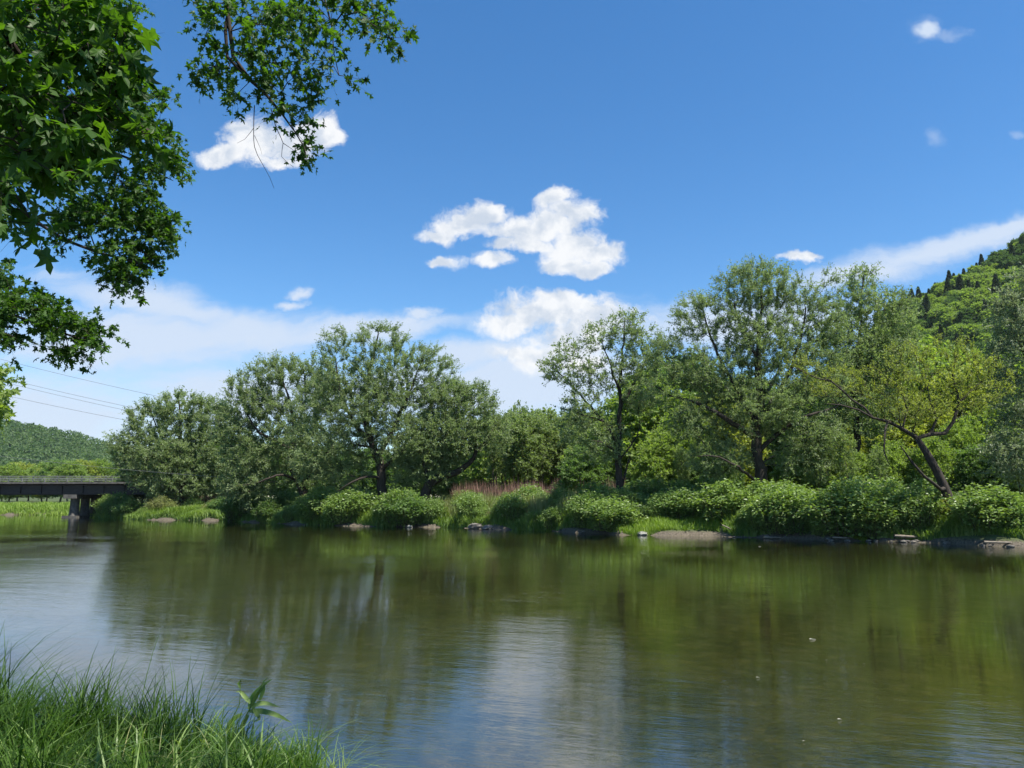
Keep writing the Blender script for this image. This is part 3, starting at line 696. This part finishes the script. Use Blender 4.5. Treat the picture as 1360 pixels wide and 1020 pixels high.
for (x0, x1, n, ks, top, yo, lab, grp) in stretches:
    for i in range(n):
        px = x0+(x1-x0)*(i+.5)/n+random.uniform(-4, 4)
        put_shrub(ks[i % len(ks)], px, top+random.uniform(-14, 30), yo*.65+random.uniform(-.6, 1.2), random.uniform(.85, 1.4), lab, grp)
        if n > 5:
            put_shrub(ks[(i+1) % len(ks)], px+random.uniform(4, 12), top-2+random.uniform(-18, 14), yo+2.5+random.uniform(0, 2), random.uniform(.85, 1.15), lab, grp)
put_shrub('c', 1180, 668, 1.5, 1.0, 'rounded dark-based shrub closest to the water, left of the leaning trunk', 'shrub at the water left of the leaning trunk')
put_shrub('d', 1060, 662, 1.4, 1.1, 'rounded shrub overhanging the water just below the largest willow trunk', 'shrub at the water below the largest willow')

# ---------------------------------------------------------------- strips of grass, weeds and reeds
def blades(C, H, Wd, rg, bend=.4, seg=3):
    n = len(C); a = rg.random(n)*6.283; dx = np.stack([np.cos(a), np.sin(a), 0*a], 1); sd = np.stack([-np.sin(a), np.cos(a), 0*a], 1)
    b2 = bend*(.3+rg.random(n)); vs = []
    H = np.broadcast_to(H, (n,)); Wd = np.broadcast_to(Wd, (n,))
    for i in range(seg+1):
        t = i/seg
        c = C+dx*(b2*t*t*H)[:, None]+np.array([0, 0, 1])*(H*(t-.35*b2*t**3))[:, None]
        w_ = (Wd*(1-t**1.6)*.5+.0006)[:, None]
        vs += [c-sd*w_, c+sd*w_]
    V = np.stack(vs, 1).reshape(-1, 3); k = 2*(seg+1)
    f = np.array([[2*i, 2*i+1, 2*i+3, 2*i+2] for i in range(seg)])
    return V, [(f[None]+(np.arange(n)*k)[:, None, None]).reshape(-1, 4)], k
def scatter(px0, px1, d0, d1, n, rg):
    px = rg.uniform(px0, px1, n); dd = rg.uniform(d0, d1, n); out = []
    for a, e in zip(px, dd):
        Y_ = 60.
        for _ in range(10):
            x = P(a, 690, Y_)[0]; Y_ = .5*Y_+.5*(float(np.interp(x, FX, FY))+e)
        x = P(a, 690, Y_)[0]; out.append((x, Y_, float(gz(x, Y_))-.03))
    return np.array(out)
def strip(name, px0, px1, d0, d1, n, h, wd, mat, label, cat, seed, bend=.4):
    rg = np.random.default_rng(seed); C = scatter(px0, px1, d0, d1, n, rg)
    pch = .5+.5*np.sin(C[:, 0]*1.3+np.cos(C[:, 1]*.9)*2)
    V, Fs, k = blades(C, h*rg.uniform(.5, 1.15, n)*(.6+.5*pch), wd, rg, bend)
    o = link(name, mesh_np(name, V, Fs, mat, var=np.repeat((rg.random(n)*.6+.4*pch), k))); tag(o, label, cat, kind='stuff'); return o
strip('spit_grass', 822, 955, .5, 3.0, 5200, .55, .05, M['bankgrass'], 'bright green grass on the little spit right of the slender tree', 'grass', 1)
strip('ledge_grass', 190, 306, .9, 5, 7000, 1.0, .10, M['bankgrass'], 'yellow-green weeds on top of the bare cut ledge at left', 'weeds', 2)
strip('shore_grass', 1118, 1150, .3, 1.2, 800, .3, .04, M['bankgrass'], 'short grass tuft on the muddy shore under the bright shrubs', 'grass', 3)
strip('shore_grass', 1318, 1348, .8, 2.4, 1400, .7, .05, M['bankgrass'], 'green grass clump on the shore at the right edge', 'grass', 4)
strip('shore_grass', 575, 730, .3, 1.6, 3000, .4, .05, M['bankgrass'], 'short grass at the waterline below the reddish reeds', 'grass', 14)
strip('tall_weeds', 585, 770, 2, 12, 11000, 2.0, .09, M['weeds'], 'tall yellow-green weeds sloping up to the reddish reeds', 'weeds', 5, .25)
strip('dry_reeds', 600, 830, 13, 19, 9000, 2.9, .07, M['reeds'], 'reddish-brown dry reed stems in front of the young grove', 'reeds', 6, .15)
strip('dry_reeds', 255, 320, 9, 14, 2600, 2.2, .07, M['reeds'], 'brown dry stems behind the yellow-green ledge at left', 'reeds', 7, .15)
strip('dry_reeds', 1200, 1375, 3.5, 8, 3600, 1.9, .06, M['weeds'], 'pale tangled dry stems around the leaning trunk', 'dead stems', 8, .8)
strip('shore_weeds', 125, 820, .35, 3.4, 26000, 1.15, .10, M['shrubby'], 'leafy green weeds fringing the far shore left of the slender tree', 'weeds', 21, .5)
strip('shore_weeds', 960, 1375, .8, 3.6, 14000, .9, .08, M['shrubby'], 'leafy green weeds fringing the far shore right of the grassy spit', 'weeds', 22, .5)
strip('meadow_grass', -20, 190, .4, 26, 22000, .9, .13, M['bankgrass'], 'green meadow grass on the bank beyond the bridge', 'grass', 9, .4)
strip('undergrowth', 640, 1375, 7, 20, 14000, 1.6, .14, M['mid'], 'mixed undergrowth beneath the trees behind the shrub row', 'undergrowth', 10, .5)

# ---------------------------------------------------------------- stones, driftwood, floating bits
def rock_mesh(seed, mat):
    rg = np.random.default_rng(seed); n1_, n2_ = 7, 10; V = [[0, 0, -.5]]
    for i in range(1, n1_):
        for j in range(n2_):
            th = math.pi*i/n1_; ph = 2*math.pi*j/n2_
            r = .5*(1+rg.normal(0, .13)); V.append([r*math.sin(th)*math.cos(ph)*1.25, r*math.sin(th)*math.sin(ph), -r*math.cos(th)*.7])
    V.append([0, 0, .36]); F4 = []; F3 = []
    for j in range(n2_): F3.append([0, 1+(j+1) % n2_, 1+j]); F3.append([len(V)-1, 1+(n1_-2)*n2_+j, 1+(n1_-2)*n2_+(j+1) % n2_])
    for i in range(n1_-2):
        for j in range(n2_): F4.append([1+i*n2_+j, 1+i*n2_+(j+1) % n2_, 1+(i+1)*n2_+(j+1) % n2_, 1+(i+1)*n2_+j])
    return mesh_np('stone', np.array(V), [np.array(F4), np.array(F3)], mat, smooth=False)
rocks = [rock_mesh(i, M['stone']) for i in range(4)]; prock = rock_mesh(9, M['palestone'])
def shore_at(px, e):
    Y_ = 60.
    for _ in range(12):
        x = P(px, 700, Y_)[0]; Y_ = .5*Y_+.5*(float(fshore(x))+e)
    return P(px, 700, Y_)[0], Y_
def stone(px, e, s, me, label, group=None):
    x, y = shore_at(px, e); o = link('stone', me, loc=(x, y, max(0, float(gz(x, y)))+s*.1)); o.scale = (s, s*.9, s*.8); o.rotation_euler = (0, 0, random.random()*6)
    tag(o, label, 'stone', group); return o
stone(853, -.05, .7, prock, 'pale rounded boulder at the waterline in front of the grassy spit')
for i in range(34):
    px = random.choice([random.uniform(1085, 1230), random.uniform(1085, 1360), random.uniform(640, 800), random.uniform(955, 1090)])
    grp = ('small stones on the shore right of the grassy spit', 'small grey stone on the muddy shore right of the grassy spit') if px > 900 else ('small stones at the waterline below the weeds', 'small grey stone at the waterline left of the slender tree')
    stone(px, random.uniform(-.3, .5), random.uniform(.12, .36), random.choice(rocks), grp[1], grp[0])
for i, (px, s, lb) in enumerate([(305, .5, 'pale stone in the water beneath the dark shrubs at left'), (544, .55, 'pale stone at the waterline beneath the biggest left willow')]):
    stone(px, -.4, s, prock, lb)
for i, (px, s) in enumerate([(632, 1.2), (648, .9)]):
    stone(px, .1, s, rocks[i], ['broad brown rock lying on the muddy edge below the weeds', 'smaller brown rock beside the broad one on the muddy edge'][i])
def log(name, pts, r0, r1, label, cat='driftwood'):
    c = catmull(pts, .15); V, f = sweep(c-c[0], np.linspace(r0, r1, len(c)), 7); bag = Bag(); bag.add(V, f)
    o = bag.build(name, M['driftwood'], smooth=True); o.location = [float(q) for q in c[0]]; tag(o, label, cat); return o
for (px, e, dx, r, hh, lb) in [(969, .6, 1.0, .05, .55, 'bare pale driftwood branch leaning on the mud right of the grassy spit'), (1212, .5, 2.2, .09, .18, 'long grey log lying on the shore left of the leaning trunk'),
       (1030, .1, 1.6, .06, .06, 'pale flat log at the waterline below the largest willow'), (1120, .3, 1.4, .06, .1, 'short grey log on the stones under the bright shrubs'), (1335, .4, 2.4, .07, .1, 'long pale log at the waterline by the right edge')]:
    x, y = shore_at(px, e); z0 = max(0.02, float(gz(x, y)))
    log('driftwood', [(x-dx/2, y, z0+hh), (x, y-.1, z0+hh*.5+.03), (x+dx/2, y+.2, z0+.05)], r, r*.5, lb)
leafm = leaf_mat('floating_leaf', (.5, .48, .38), (.7, .68, .55), .2, .5, (1, 1, 1))
for i, (px, py, s, lb) in enumerate([(1080, 850, .14, 'largest pale leaf floating on the water in the right foreground'), (1007, 901, .06, 'pale floating leaf nearer the camera, lower left of the largest one'), (1116, 957, .06, 'thin pale leaf floating lowest on the right'),
        (1009, 701+25, .16, 'pale speck floating near the far shore under the largest willow'), (1098, 878, .03, 'tiny pale leaf floating just below the largest one'), (1148, 883, .03, 'tiny pale leaf floating furthest right of the largest one'), (1068, 986, .03, 'tiny pale leaf floating near the bottom edge')]):
    q = W(px, py); tv, tf = OVAL; V, Fs, va = leaves(np.array([[-.5*s, 0, .012]]), np.array([[1., .2, 0]]), np.array([[0, 0.1, 1.]]), s, s*.55, np.array([.8]), OVAL)
    o = link('floating_leaf', mesh_np('floating_leaf', V, Fs, leafm, var=va), loc=(q[0], q[1], .004)); tag(o, lb, 'leaf', 'leaves floating on the river')

# ---------------------------------------------------------------- bridge
BY = 116.0
bx0, bx1 = -150.0, P(232, 650, BY)[0]
root = empty('road_bridge', (bx0, BY, 0)); tag(root, 'long low girder bridge with dark steel side and grey railing at far left', 'bridge')
zt = P(50, 642, BY)[2]; zb = P(50, 657, BY)[2]; Lb = bx1-bx0
b = Bag()
b.box((Lb/2, -3.6, (zt+zb)/2-.15), (Lb, .3, zt-zb-.3)); b.box((Lb/2, 3.6, (zt+zb)/2-.15), (Lb, .3, zt-zb-.3)); b.box((Lb/2, 0, (zt+zb)/2-.15), (Lb, .3, zt-zb-.35))
b.box((Lb/2, -3.62, zb+.06), (Lb, .6, .12)); b.box((Lb/2, 3.62, zb+.06), (Lb, .6, .12))
for i in range(int(Lb/3)): b.box((i*3+1, -3.8, (zt+zb)/2-.1), (.08, .2, zt-zb-.5))
b.build('girder', M['steel'], root)
b = Bag(); b.box((Lb/2, 0, zt-.02), (Lb, 9.2, .28)); b.build('deck', M['concrete'], root)
for s in (-1, 1):
    b = Bag(); 
    for hz in (.45, .85): b.box((Lb/2, s*4.4, zt+.12+hz-.05), (Lb, .07, .11))
    rl = b.build('railing', M['rail'], root)
    for i in range(int(Lb/3.5)):
        b = Bag(); b.box((i*3.5+.5, s*4.32, zt+.12+.42), (.12, .12, .9)); b.build('post', M['rail'], rl)
def pier(px):
    xp = P(px, 670, BY)[0]-bx0; b = Bag()
    for dy in (-2.7, 0, 2.7):
        V, f = sweep([[xp, dy, -.8], [xp, dy, .9], [xp, dy, zb-.55]], [.85, .65, .6], 14); b.add(V, f)
    b.box((xp, 0, 0), (2.1, 8.0, .5)); b.box((xp, 0, zb-.29), (1.9, 8.4, .56)); b.build('pier', M['concrete'], root)
pier(113); pier(-190)
b = Bag(); b.box((Lb+1.2, 0, zt/2-.1), (3, 9.6, zt+.6)); b.build('abutment', M['concrete'], root)
# power lines
def wire(p0, p1, Y0, Y1, sag, label, r=.028):
    a, c = P(*p0, Y0), P(*p1, Y1); t = np.linspace(0, 1, 40)[:, None]; q = a*(1-t)+c*t; q[:, 2] -= 4*sag*(t*(1-t))[:, 0]
    V, f = sweep(q-q[0], np.full(40, r), 5); bag = Bag(); bag.add(V, f); o = bag.build('power_line', M['wire']); o.location = [float(s) for s in q[0]]
    tag(o, label, 'power line', 'power lines crossing the sky above the bridge')
wire((-150, 436), (300, 545), 118, 124, .6, 'topmost thin power line crossing the sky above the bridge')
wire((-150, 462), (300, 566), 118, 124, .6, 'second thin power line from the top above the bridge')
wire((-150, 466), (300, 571), 119, 125, .7, 'third thin power line, close under the second')
wire((-150, 486), (300, 580), 118, 124, .8, 'lowest of the thin power lines in the open sky above the bridge')
wire((-150, 585), (345, 637), 92, 89, .5, 'pale cable crossing low in front of the round willow', .018)

# ---------------------------------------------------------------- near bank grass
rg = np.random.default_rng(77)
n = 30000; X_ = rg.uniform(-9, -1.42, n); e = rg.uniform(0, 1, n)**1.1*4.2; Y_ = nshore(X_)-e-.02
dens = rg.random(n) < np.where(X_ > -1.6, .5, 1)
X_, Y_, e = X_[dens], Y_[dens], e[dens]; n = len(X_)
hgt = (.30+.40*rg.random(n)**1.5)*np.where(X_ < -3.3, 1.3, .95)*(.75+.5*np.sin(X_*5.1+np.sin(Y_*4))**2)*(1+.35*np.sin(X_*2.1+1)*np.cos(Y_*1.7))*np.where(X_ > -2.6, .72, 1)*np.where(e < .15, .8, 1)
C = np.stack([X_, Y_, gzn(X_, Y_)-.02], 1)
V, Fs, k = blades(C, hgt*1.0, .009+.006*rg.random(n), rg, .75, 5)
pv = .5+.5*np.sin(X_*3.3+np.cos(Y_*2.9)*1.5)
o = link('river_grass', mesh_np('river_grass', V, Fs, M['grass'], var=np.repeat((rg.random(n)**1.5*.6+.4*pv*rg.random(n)), k)))
tag(o, 'long lush grass on the near bank in the lower left corner', 'grass', kind='stuff')
n = 900; X_ = rg.uniform(-8, -1.5, n); Y_ = nshore(X_)-rg.uniform(0, 3, n)
C = np.stack([X_, Y_, gzn(X_, Y_)], 1); V, Fs, k = blades(C, rg.uniform(.3, .62, n), rg.uniform(.014, .022, n), rg, 1.0, 6)
o = link('broad_grass', mesh_np('broad_grass', V, Fs, M['shrub'], var=np.repeat(rg.random(n)*.9, k))); tag(o, 'broader paler blades mixed into the near bank grass', 'grass', kind='stuff')
n = 260; X_ = rg.uniform(-8, -1.5, n); Y_ = nshore(X_)-rg.uniform(0, 3, n)
C = np.stack([X_, Y_, gzn(X_, Y_)], 1); V, Fs, k = blades(C, rg.uniform(.2, .5, n), .006, rg, 1.3, 6)
o = link('dead_grass', mesh_np('dead_grass', V, Fs, M['weeds'], var=np.repeat(.6+rg.random(n)*.4, k))); tag(o, 'dry straw-coloured blades in the near bank grass', 'grass', kind='stuff')
# pale blades trailing over the water at the tip
n = 130; X_ = rg.uniform(-2.0, -1.25, n); Y_ = nshore(X_)+rg.uniform(-.25, .1, n)
C = np.stack([X_, Y_, np.full(n, .02)], 1); V, Fs, k = blades(C, .35+.3*rg.random(n), .007, rg, 1.5, 6)
o = link('trailing_grass', mesh_np('trailing_grass', V, Fs, M['shrubby'], var=np.repeat(.3+.5*rg.random(n), k))); tag(o, 'thin pale-green grass trailing over the water at the tip of the near bank', 'grass', kind='stuff')
# broad-leaved reed standing out of the grass
rb = P(318, 1000, 6.9); rb[2] = .25
root = empty('reed_plant', rb); tag(root, 'single tall reed with broad pointed leaves sticking out of the near grass', 'plant')
def to(px, py, dy=0): return P(px, py, 6.9+dy)-rb
b = Bag()
for pts in ([(0, 0, 0), to(322, 965), to(335, 935), to(347, 912)], [to(316, 1000), to(308, 960), to(318, 935), to(319, 912)]):
    c = catmull([np.array(q, float) for q in pts], .05); V, f = sweep(c, np.linspace(.006, .003, len(c)), 6); b.add(V, f)
b.build('stem', M['shrub'], root, smooth=True)
def ribbon(pts, wd, parent):
    c = catmull([np.array(q, float) for q in pts], .03); n = len(c); T = nrm(np.gradient(c, axis=0)); sd = nrm(np.cross(T, [0.1, -1., .55]))
    t = np.linspace(0, 1, n); w_ = wd*np.sin(np.pi*np.clip(t*.93+.07, 0, 1)**.7)[:, None]+.0008; V = np.concatenate([c-sd*w_, c+np.array([0, 0.006, -.004])*np.sin(np.pi*t)[:, None], c+sd*w_])
    i = np.arange(n-1); f = np.concatenate([np.stack([i, i+1, i+1+n, i+n], 1), np.stack([i+n, i+n+1, i+1+2*n, i+2*n], 1)])
    link('leaf', mesh_np('leaf', V, [f], M['shrub'], var=np.full(3*n, random.random()), smooth=True), parent)
for pts, wd in [([to(334,937), to(342,920), to(352,908), to(362,902)], .016), ([to(330,942), to(335,925), to(348,910,-.1), to(356,905,-.1)], .012), ([to(332,940), to(345,934), to(358,935), to(371,939)], .014),
                ([to(331,944), to(350,945,-.1), to(368,950,-.1), to(388,960,-.2)], .016), ([to(319,914), to(317,908), to(320,902), to(318,909)], .01), ([to(333,934), to(325,925), to(318,918), to(313,919)], .013),
                ([to(322,948), to(310,955), to(303,965), to(300,975)], .014), ([to(330,950), to(322,965), to(325,980), to(327,992)], .013), ([to(345,930), to(350,915), to(350,905), to(356,900)], .012), ([to(336,940), to(345,955,-.2), to(340,958,-.2), to(333,957,-.2)], .012)]:
    ribbon(pts, wd*1.35, root)

# ---------------------------------------------------------------- maples on the near bank, boughs hanging into view
def near_base(x, y): return np.array([x, y, float(gzn(x, y))-.1])
def cl_px(lst, rg):
    """clusters given as (px,py,rx,ry,Y0,Y1,n)"""
    out = []
    for px, py, rx, ry, y0, y1, n in lst:
        for _ in range(n):
            a = rg.random()*6.283; r = rg.random()**.5; out.append(P(px+rx*r*math.cos(a), py+ry*r*math.sin(a), rg.uniform(y0, y1)))
    return np.array(out)
def maple(name, base, guides, cl, seed, label, leafmat, ntw, tl, nleaf, L, rleaf, extra=.25, step=.3, bare=None, above=None):
    rg = np.random.default_rng(seed); att = cl_px(cl, rg)
    if above:                 # the rest of the crown overhead, added out of frame to shade leaves and grass
        x0, x1, y0, y1, h0, h1, n_ = above; ax = rg.uniform(x0, x1, n_); ay = rg.uniform(y0, y1, n_)
        att = np.vstack([att, np.stack([ax, ay, 2.4+.78*np.maximum(ay, 0)+rg.uniform(h0, h1, n_)], 1)])
    PA, par, rad, tips = grow(guides, att, rg, step=step, rleaf=rleaf, kpath=.12, up=.05, jit=.02)
    bag = Bag(); skeleton_mesh(PA-base, par, rad, bag)
    thin = np.where((rad < rleaf*1.8) & (np.arange(len(PA)) > 0))[0]; ex = thin[rg.random(len(thin)) < extra]
    nodes = np.unique(np.concatenate([tips, ex])).astype(int)
    d = nrm(PA[nodes]-PA[par[nodes]])
    V, Fs, var = foliage(PA[nodes]-base, d, rg, ntw, tl, nleaf, L, L*.95, MAPLE, -.1, .7, -.25, 1.0, .3, bag=bag, tr=max(.002, rleaf*.35), leafhang=.35)
    if bare:
        for pts, r in bare:
            c = catmull(pts, .08); v, f = sweep(c-base, np.linspace(r, r*.35, len(c)), 4); bag.add(v, f)
    root = empty(name, base); tag(root, label, 'tree'); bag.build('trunk', M['bark'], root, smooth=True)
    link('crown', mesh_np('crown', V, Fs, leafmat, var=var), root); return root
# nearest maple: big leaves close to the lens, plus the bough that hangs from the top
b = near_base(-6.3, 3.6)
G0 = (np.array([b, b+[.1, 0, 2], b+[.2, .2, 4], b+[.5, .4, 6.5], b+[1.2, 1, 9]]), .28, .10)
g1 = (np.array([b+[.2, .2, 3.4], P(-120, 180, 4.6), P(-20, 130, 4.7), P(70, 120, 4.6), P(150, 140, 4.6), P(215, 185, 4.6)]), .07, .008)
g2 = (np.array([b+[.2, .2, 4.2], P(-100, 40, 4.8), P(20, 20, 4.8), P(110, 25, 4.7), P(185, 45, 4.7)]), .06, .008)
g3 = (np.array([P(-60, 165, 4.65), P(10, 230, 4.6), P(40, 290, 4.5)]), .03, .006)
g4 = (np.array([b+[.5, .4, 6.3], np.array([-3.6, 6.2, 7.9]), P(270, -120, 8.6), P(297, -30, 8.8), P(300, 40, 8.8), P(306, 75, 8.8), P(330, 105, 8.8), P(355, 130, 8.8), P(372, 148, 8.8)]), .10, .012)
g5 = (np.array([P(272, -118, 8.6), P(340, -80, 8.8), P(420, -40, 9), P(480, 10, 9)]), .05, .01)
maple('maple_tree', b, [G0, g1, g2, g3, g4, g5],
  [(30,40,95,60,4.0,5.2,66),(135,40,36,35,4.3,5,22),(30,130,90,60,4.0,5.2,62),(135,110,30,40,4.3,5,18),(160,160,24,26,4.4,4.9,12),(198,180,14,10,4.5,4.8,3),(60,205,70,30,4.0,5,26),(20,240,40,34,4.0,5,13),(8,290,18,24,4.2,4.8,3),(52,300,6,10,4.3,4.6,1),
   (175,70,12,26,4.4,4.9,4)],
  101, 'near maple whose large dark leaves fill the top left corner', M['maple'], 3, .17, 3, .092, .004, .15, .25, above=(-5, 1.5, 1, 7.5, 1.2, 3.6, 420))
maple('maple_bough_tree', near_base(-9.0, 1.2), [(np.array([near_base(-9.0, 1.2), near_base(-9, 1.2)+[.3, .4, 4], near_base(-9, 1.2)+[1.6, 1.6, 8], np.array([-5.4, 5.2, 9.6])]), .3, .12)] +
  [(np.vstack([[-5.4, 5.2, 9.6], g4[0][2:]]), .09, .012), g5, (np.array([P(372,148,8.8), P(392,170,8.8), P(405,195,8.8), P(408,215,8.8)]), .010, .004), (np.array([P(420,-40,9), P(440,30,9), P(445,70,9), P(450,100,9)]), .016, .005)],
  [(275,35,14,18,8.5,9.1,7),(300,15,40,22,8.4,9.2,21),(300,85,20,24,8.5,9.1,11),(275,90,14,8,8.6,9,3),(268,103,8,4,8.7,8.9,2),(345,50,30,45,8.4,9.3,27),(385,30,35,35,8.4,9.3,27),(430,20,34,28,8.4,9.3,22),(480,10,34,20,8.5,9.3,18),(505,35,20,18,8.5,9.2,10),(525,55,13,9,8.6,9,5),
   (330,125,24,12,8.6,9,7),(365,105,28,24,8.5,9.1,14),(395,95,22,28,8.5,9.1,10),(415,120,20,16,8.6,9,6),(440,95,12,10,8.6,9,3),(470,102,12,9,8.7,8.9,3),(370,150,16,9,8.6,9,6),(398,165,12,12,8.6,9,6),(408,195,9,18,8.7,8.9,7),(425,135,12,10,8.7,8.9,3),(445,60,18,20,8.5,9.2,6)],
  102, 'maple whose bough hangs from the top edge in front of the left cloud', M['maple'], 3, .20, 4, .07, .0035, .22, .25,
  bare=[([P(338,140,8.8), P(337,165,8.8), P(338,195,8.8), P(347,215,8.8), P(358,235,8.8), P(364,250,8.8)], .006), ([P(360,145,8.8), P(367,170,8.8), P(376,190,8.8), P(374,208,8.8), P(390,222,8.8)], .006), ([P(376,190,8.8), P(388,198,8.8), P(398,208,8.8)], .004), ([P(337,170,8.8), P(325,185,8.8), P(315,190,8.8)], .004), ([P(338,180,8.8), P(345,195,8.8), P(348,205,8.8)], .003)])
# farther maple: finer leaves behind the first
b = near_base(-17.5, 11.5)
G0 = (np.array([b, b+[.1, 0, 2.5], b+[.3, .3, 5.5], b+[.8, .6, 9], b+[1.6, .8, 13]]), .35, .12)
g1 = (np.array([b+[.3, .2, 4.5], P(-120, 300, 13), P(-30, 265, 13), P(40, 290, 13), P(85, 318, 13), P(130, 335, 13), P(185, 350, 13)]), .12, .012)
g2 = (np.array([b+[.7, .5, 8], P(-80, 150, 13.2), P(40, 170, 13.2), P(150, 200, 13.2), P(230, 240, 13.2)]), .12, .012)
g3 = (np.array([b+[.2, .2, 3.5], P(-110, 420, 12.6), P(-20, 410, 12.6), P(50, 430, 12.6), P(120, 455, 12.6)]), .07, .01)
g4 = (np.array([b+[.9, .6, 9.5], P(-60, 20, 13.4), P(60, 30, 13.4), P(170, 20, 13.4)]), .12, .012)
maple('maple_tree', b, [G0, g1, g2, g3, g4],
  [(116,170,61.6,42.5,12,14.5,60),(191,140,29.92,25.5,12.5,14,18),(201,175,21.12,13.6,12.6,13.6,12),(214,218,21.12,13.6,12.6,13.6,18),(176,245,31.68,23.8,12.6,13.8,20),(201,290,26.4,11.9,12.6,13.6,20),(136,280,44,28.9,12.4,14,40),(211,310,21.12,8.5,12.6,13.6,14),(166,340,38.72,15.3,12.5,13.6,32),(166,366,21.12,6.8,12.6,13.4,12),(96,300,29.92,17,12.5,13.8,18),
   (46,40,70.4,51,12.4,14.5,44),(46,160,70.4,51,12.4,14.5,46),(126,10,52.8,22.1,12.4,14.2,26),(6,270,29.92,34,12.5,14,14),(1,380,24.64,29.75,12,13.2,14),(26,405,36.96,18.7,12,13.2,30),(76,430,31.68,11.9,12,13.2,22),(116,445,19.36,7.65,12.2,13,12),(91,465,14.08,8.5,12.2,13,6),(1,440,21.12,11.9,12,13,12),(131,442,8.8,4.25,12.3,12.9,4)],
  103, 'farther maple with fine leaves, below and behind the big-leaved one', M['maple'], 5, .30, 8, .075, .005, .3, .4)
# pale small tree tip at the left edge
b = near_base(-26, 22)
maple('ash_tree', b, [(np.array([b, b+[.2, 0, 3], b+[.6, .2, 6], b+[1, .3, 8]]), .2, .06), (np.array([b+[.3, .1, 3.5], P(-60, 530, 22), P(-15, 525, 22), P(8, 520, 22)]), .05, .01)],
  [(-4,503,8,8,21.5,22.5,5),(-2,528,9,18,21.5,22.5,8),(-30,520,24,36,21,23,20)], 104, 'light-green bough at the left edge beneath the fine-leaved maple', M['bright'], 4, .5, 9, .16, .008, .3, .5)

# ---------------------------------------------------------------- air
b = Bag(); b.box((-300, 800, 124), (2700, 2560, 260))
m, N = mat_new('haze')
pv = N.n('ShaderNodeVolumePrincipled', inp={'Color': (.75, .87, 1, 1), 'Density': .00004, 'Anisotropy': .2})
o_ = N.n('ShaderNodeOutputMaterial', inp={1: pv.outputs[0]})
hz_ = b.build('haze', m); tag(hz_, 'thin bluish air over the valley', 'haze', kind='stuff'); hz_.display_type = 'WIRE'
# ---------------------------------------------------------------- each label singles one out: count along its row
ORD = ['first','second','third','fourth','fifth','sixth','seventh','eighth','ninth','tenth','eleventh','twelfth','thirteenth','fourteenth','fifteenth','sixteenth','seventeenth','eighteenth','nineteenth','twentieth']
ORD += ['twenty-'+q for q in ORD[:9]]+['thirtieth']+['thirty-'+q for q in ORD[:9]]
from collections import defaultdict
gs = defaultdict(list)
for o in bpy.data.objects:
    if o.parent is None and o.get('label') and o.get('group') and o.get('category') in ('tree', 'shrub', 'stone'): gs[(o['group'], o['label'])].append(o)
for (g_, lb), L_ in gs.items():
    if 2 <= len(L_) <= 36:
        L_.sort(key=lambda o: o.location[0]/o.location[1])
        for i, o in enumerate(L_):
            lb2 = lb.split(',')[0]
            o['label'] = ORD[i]+' from the left, '+lb2
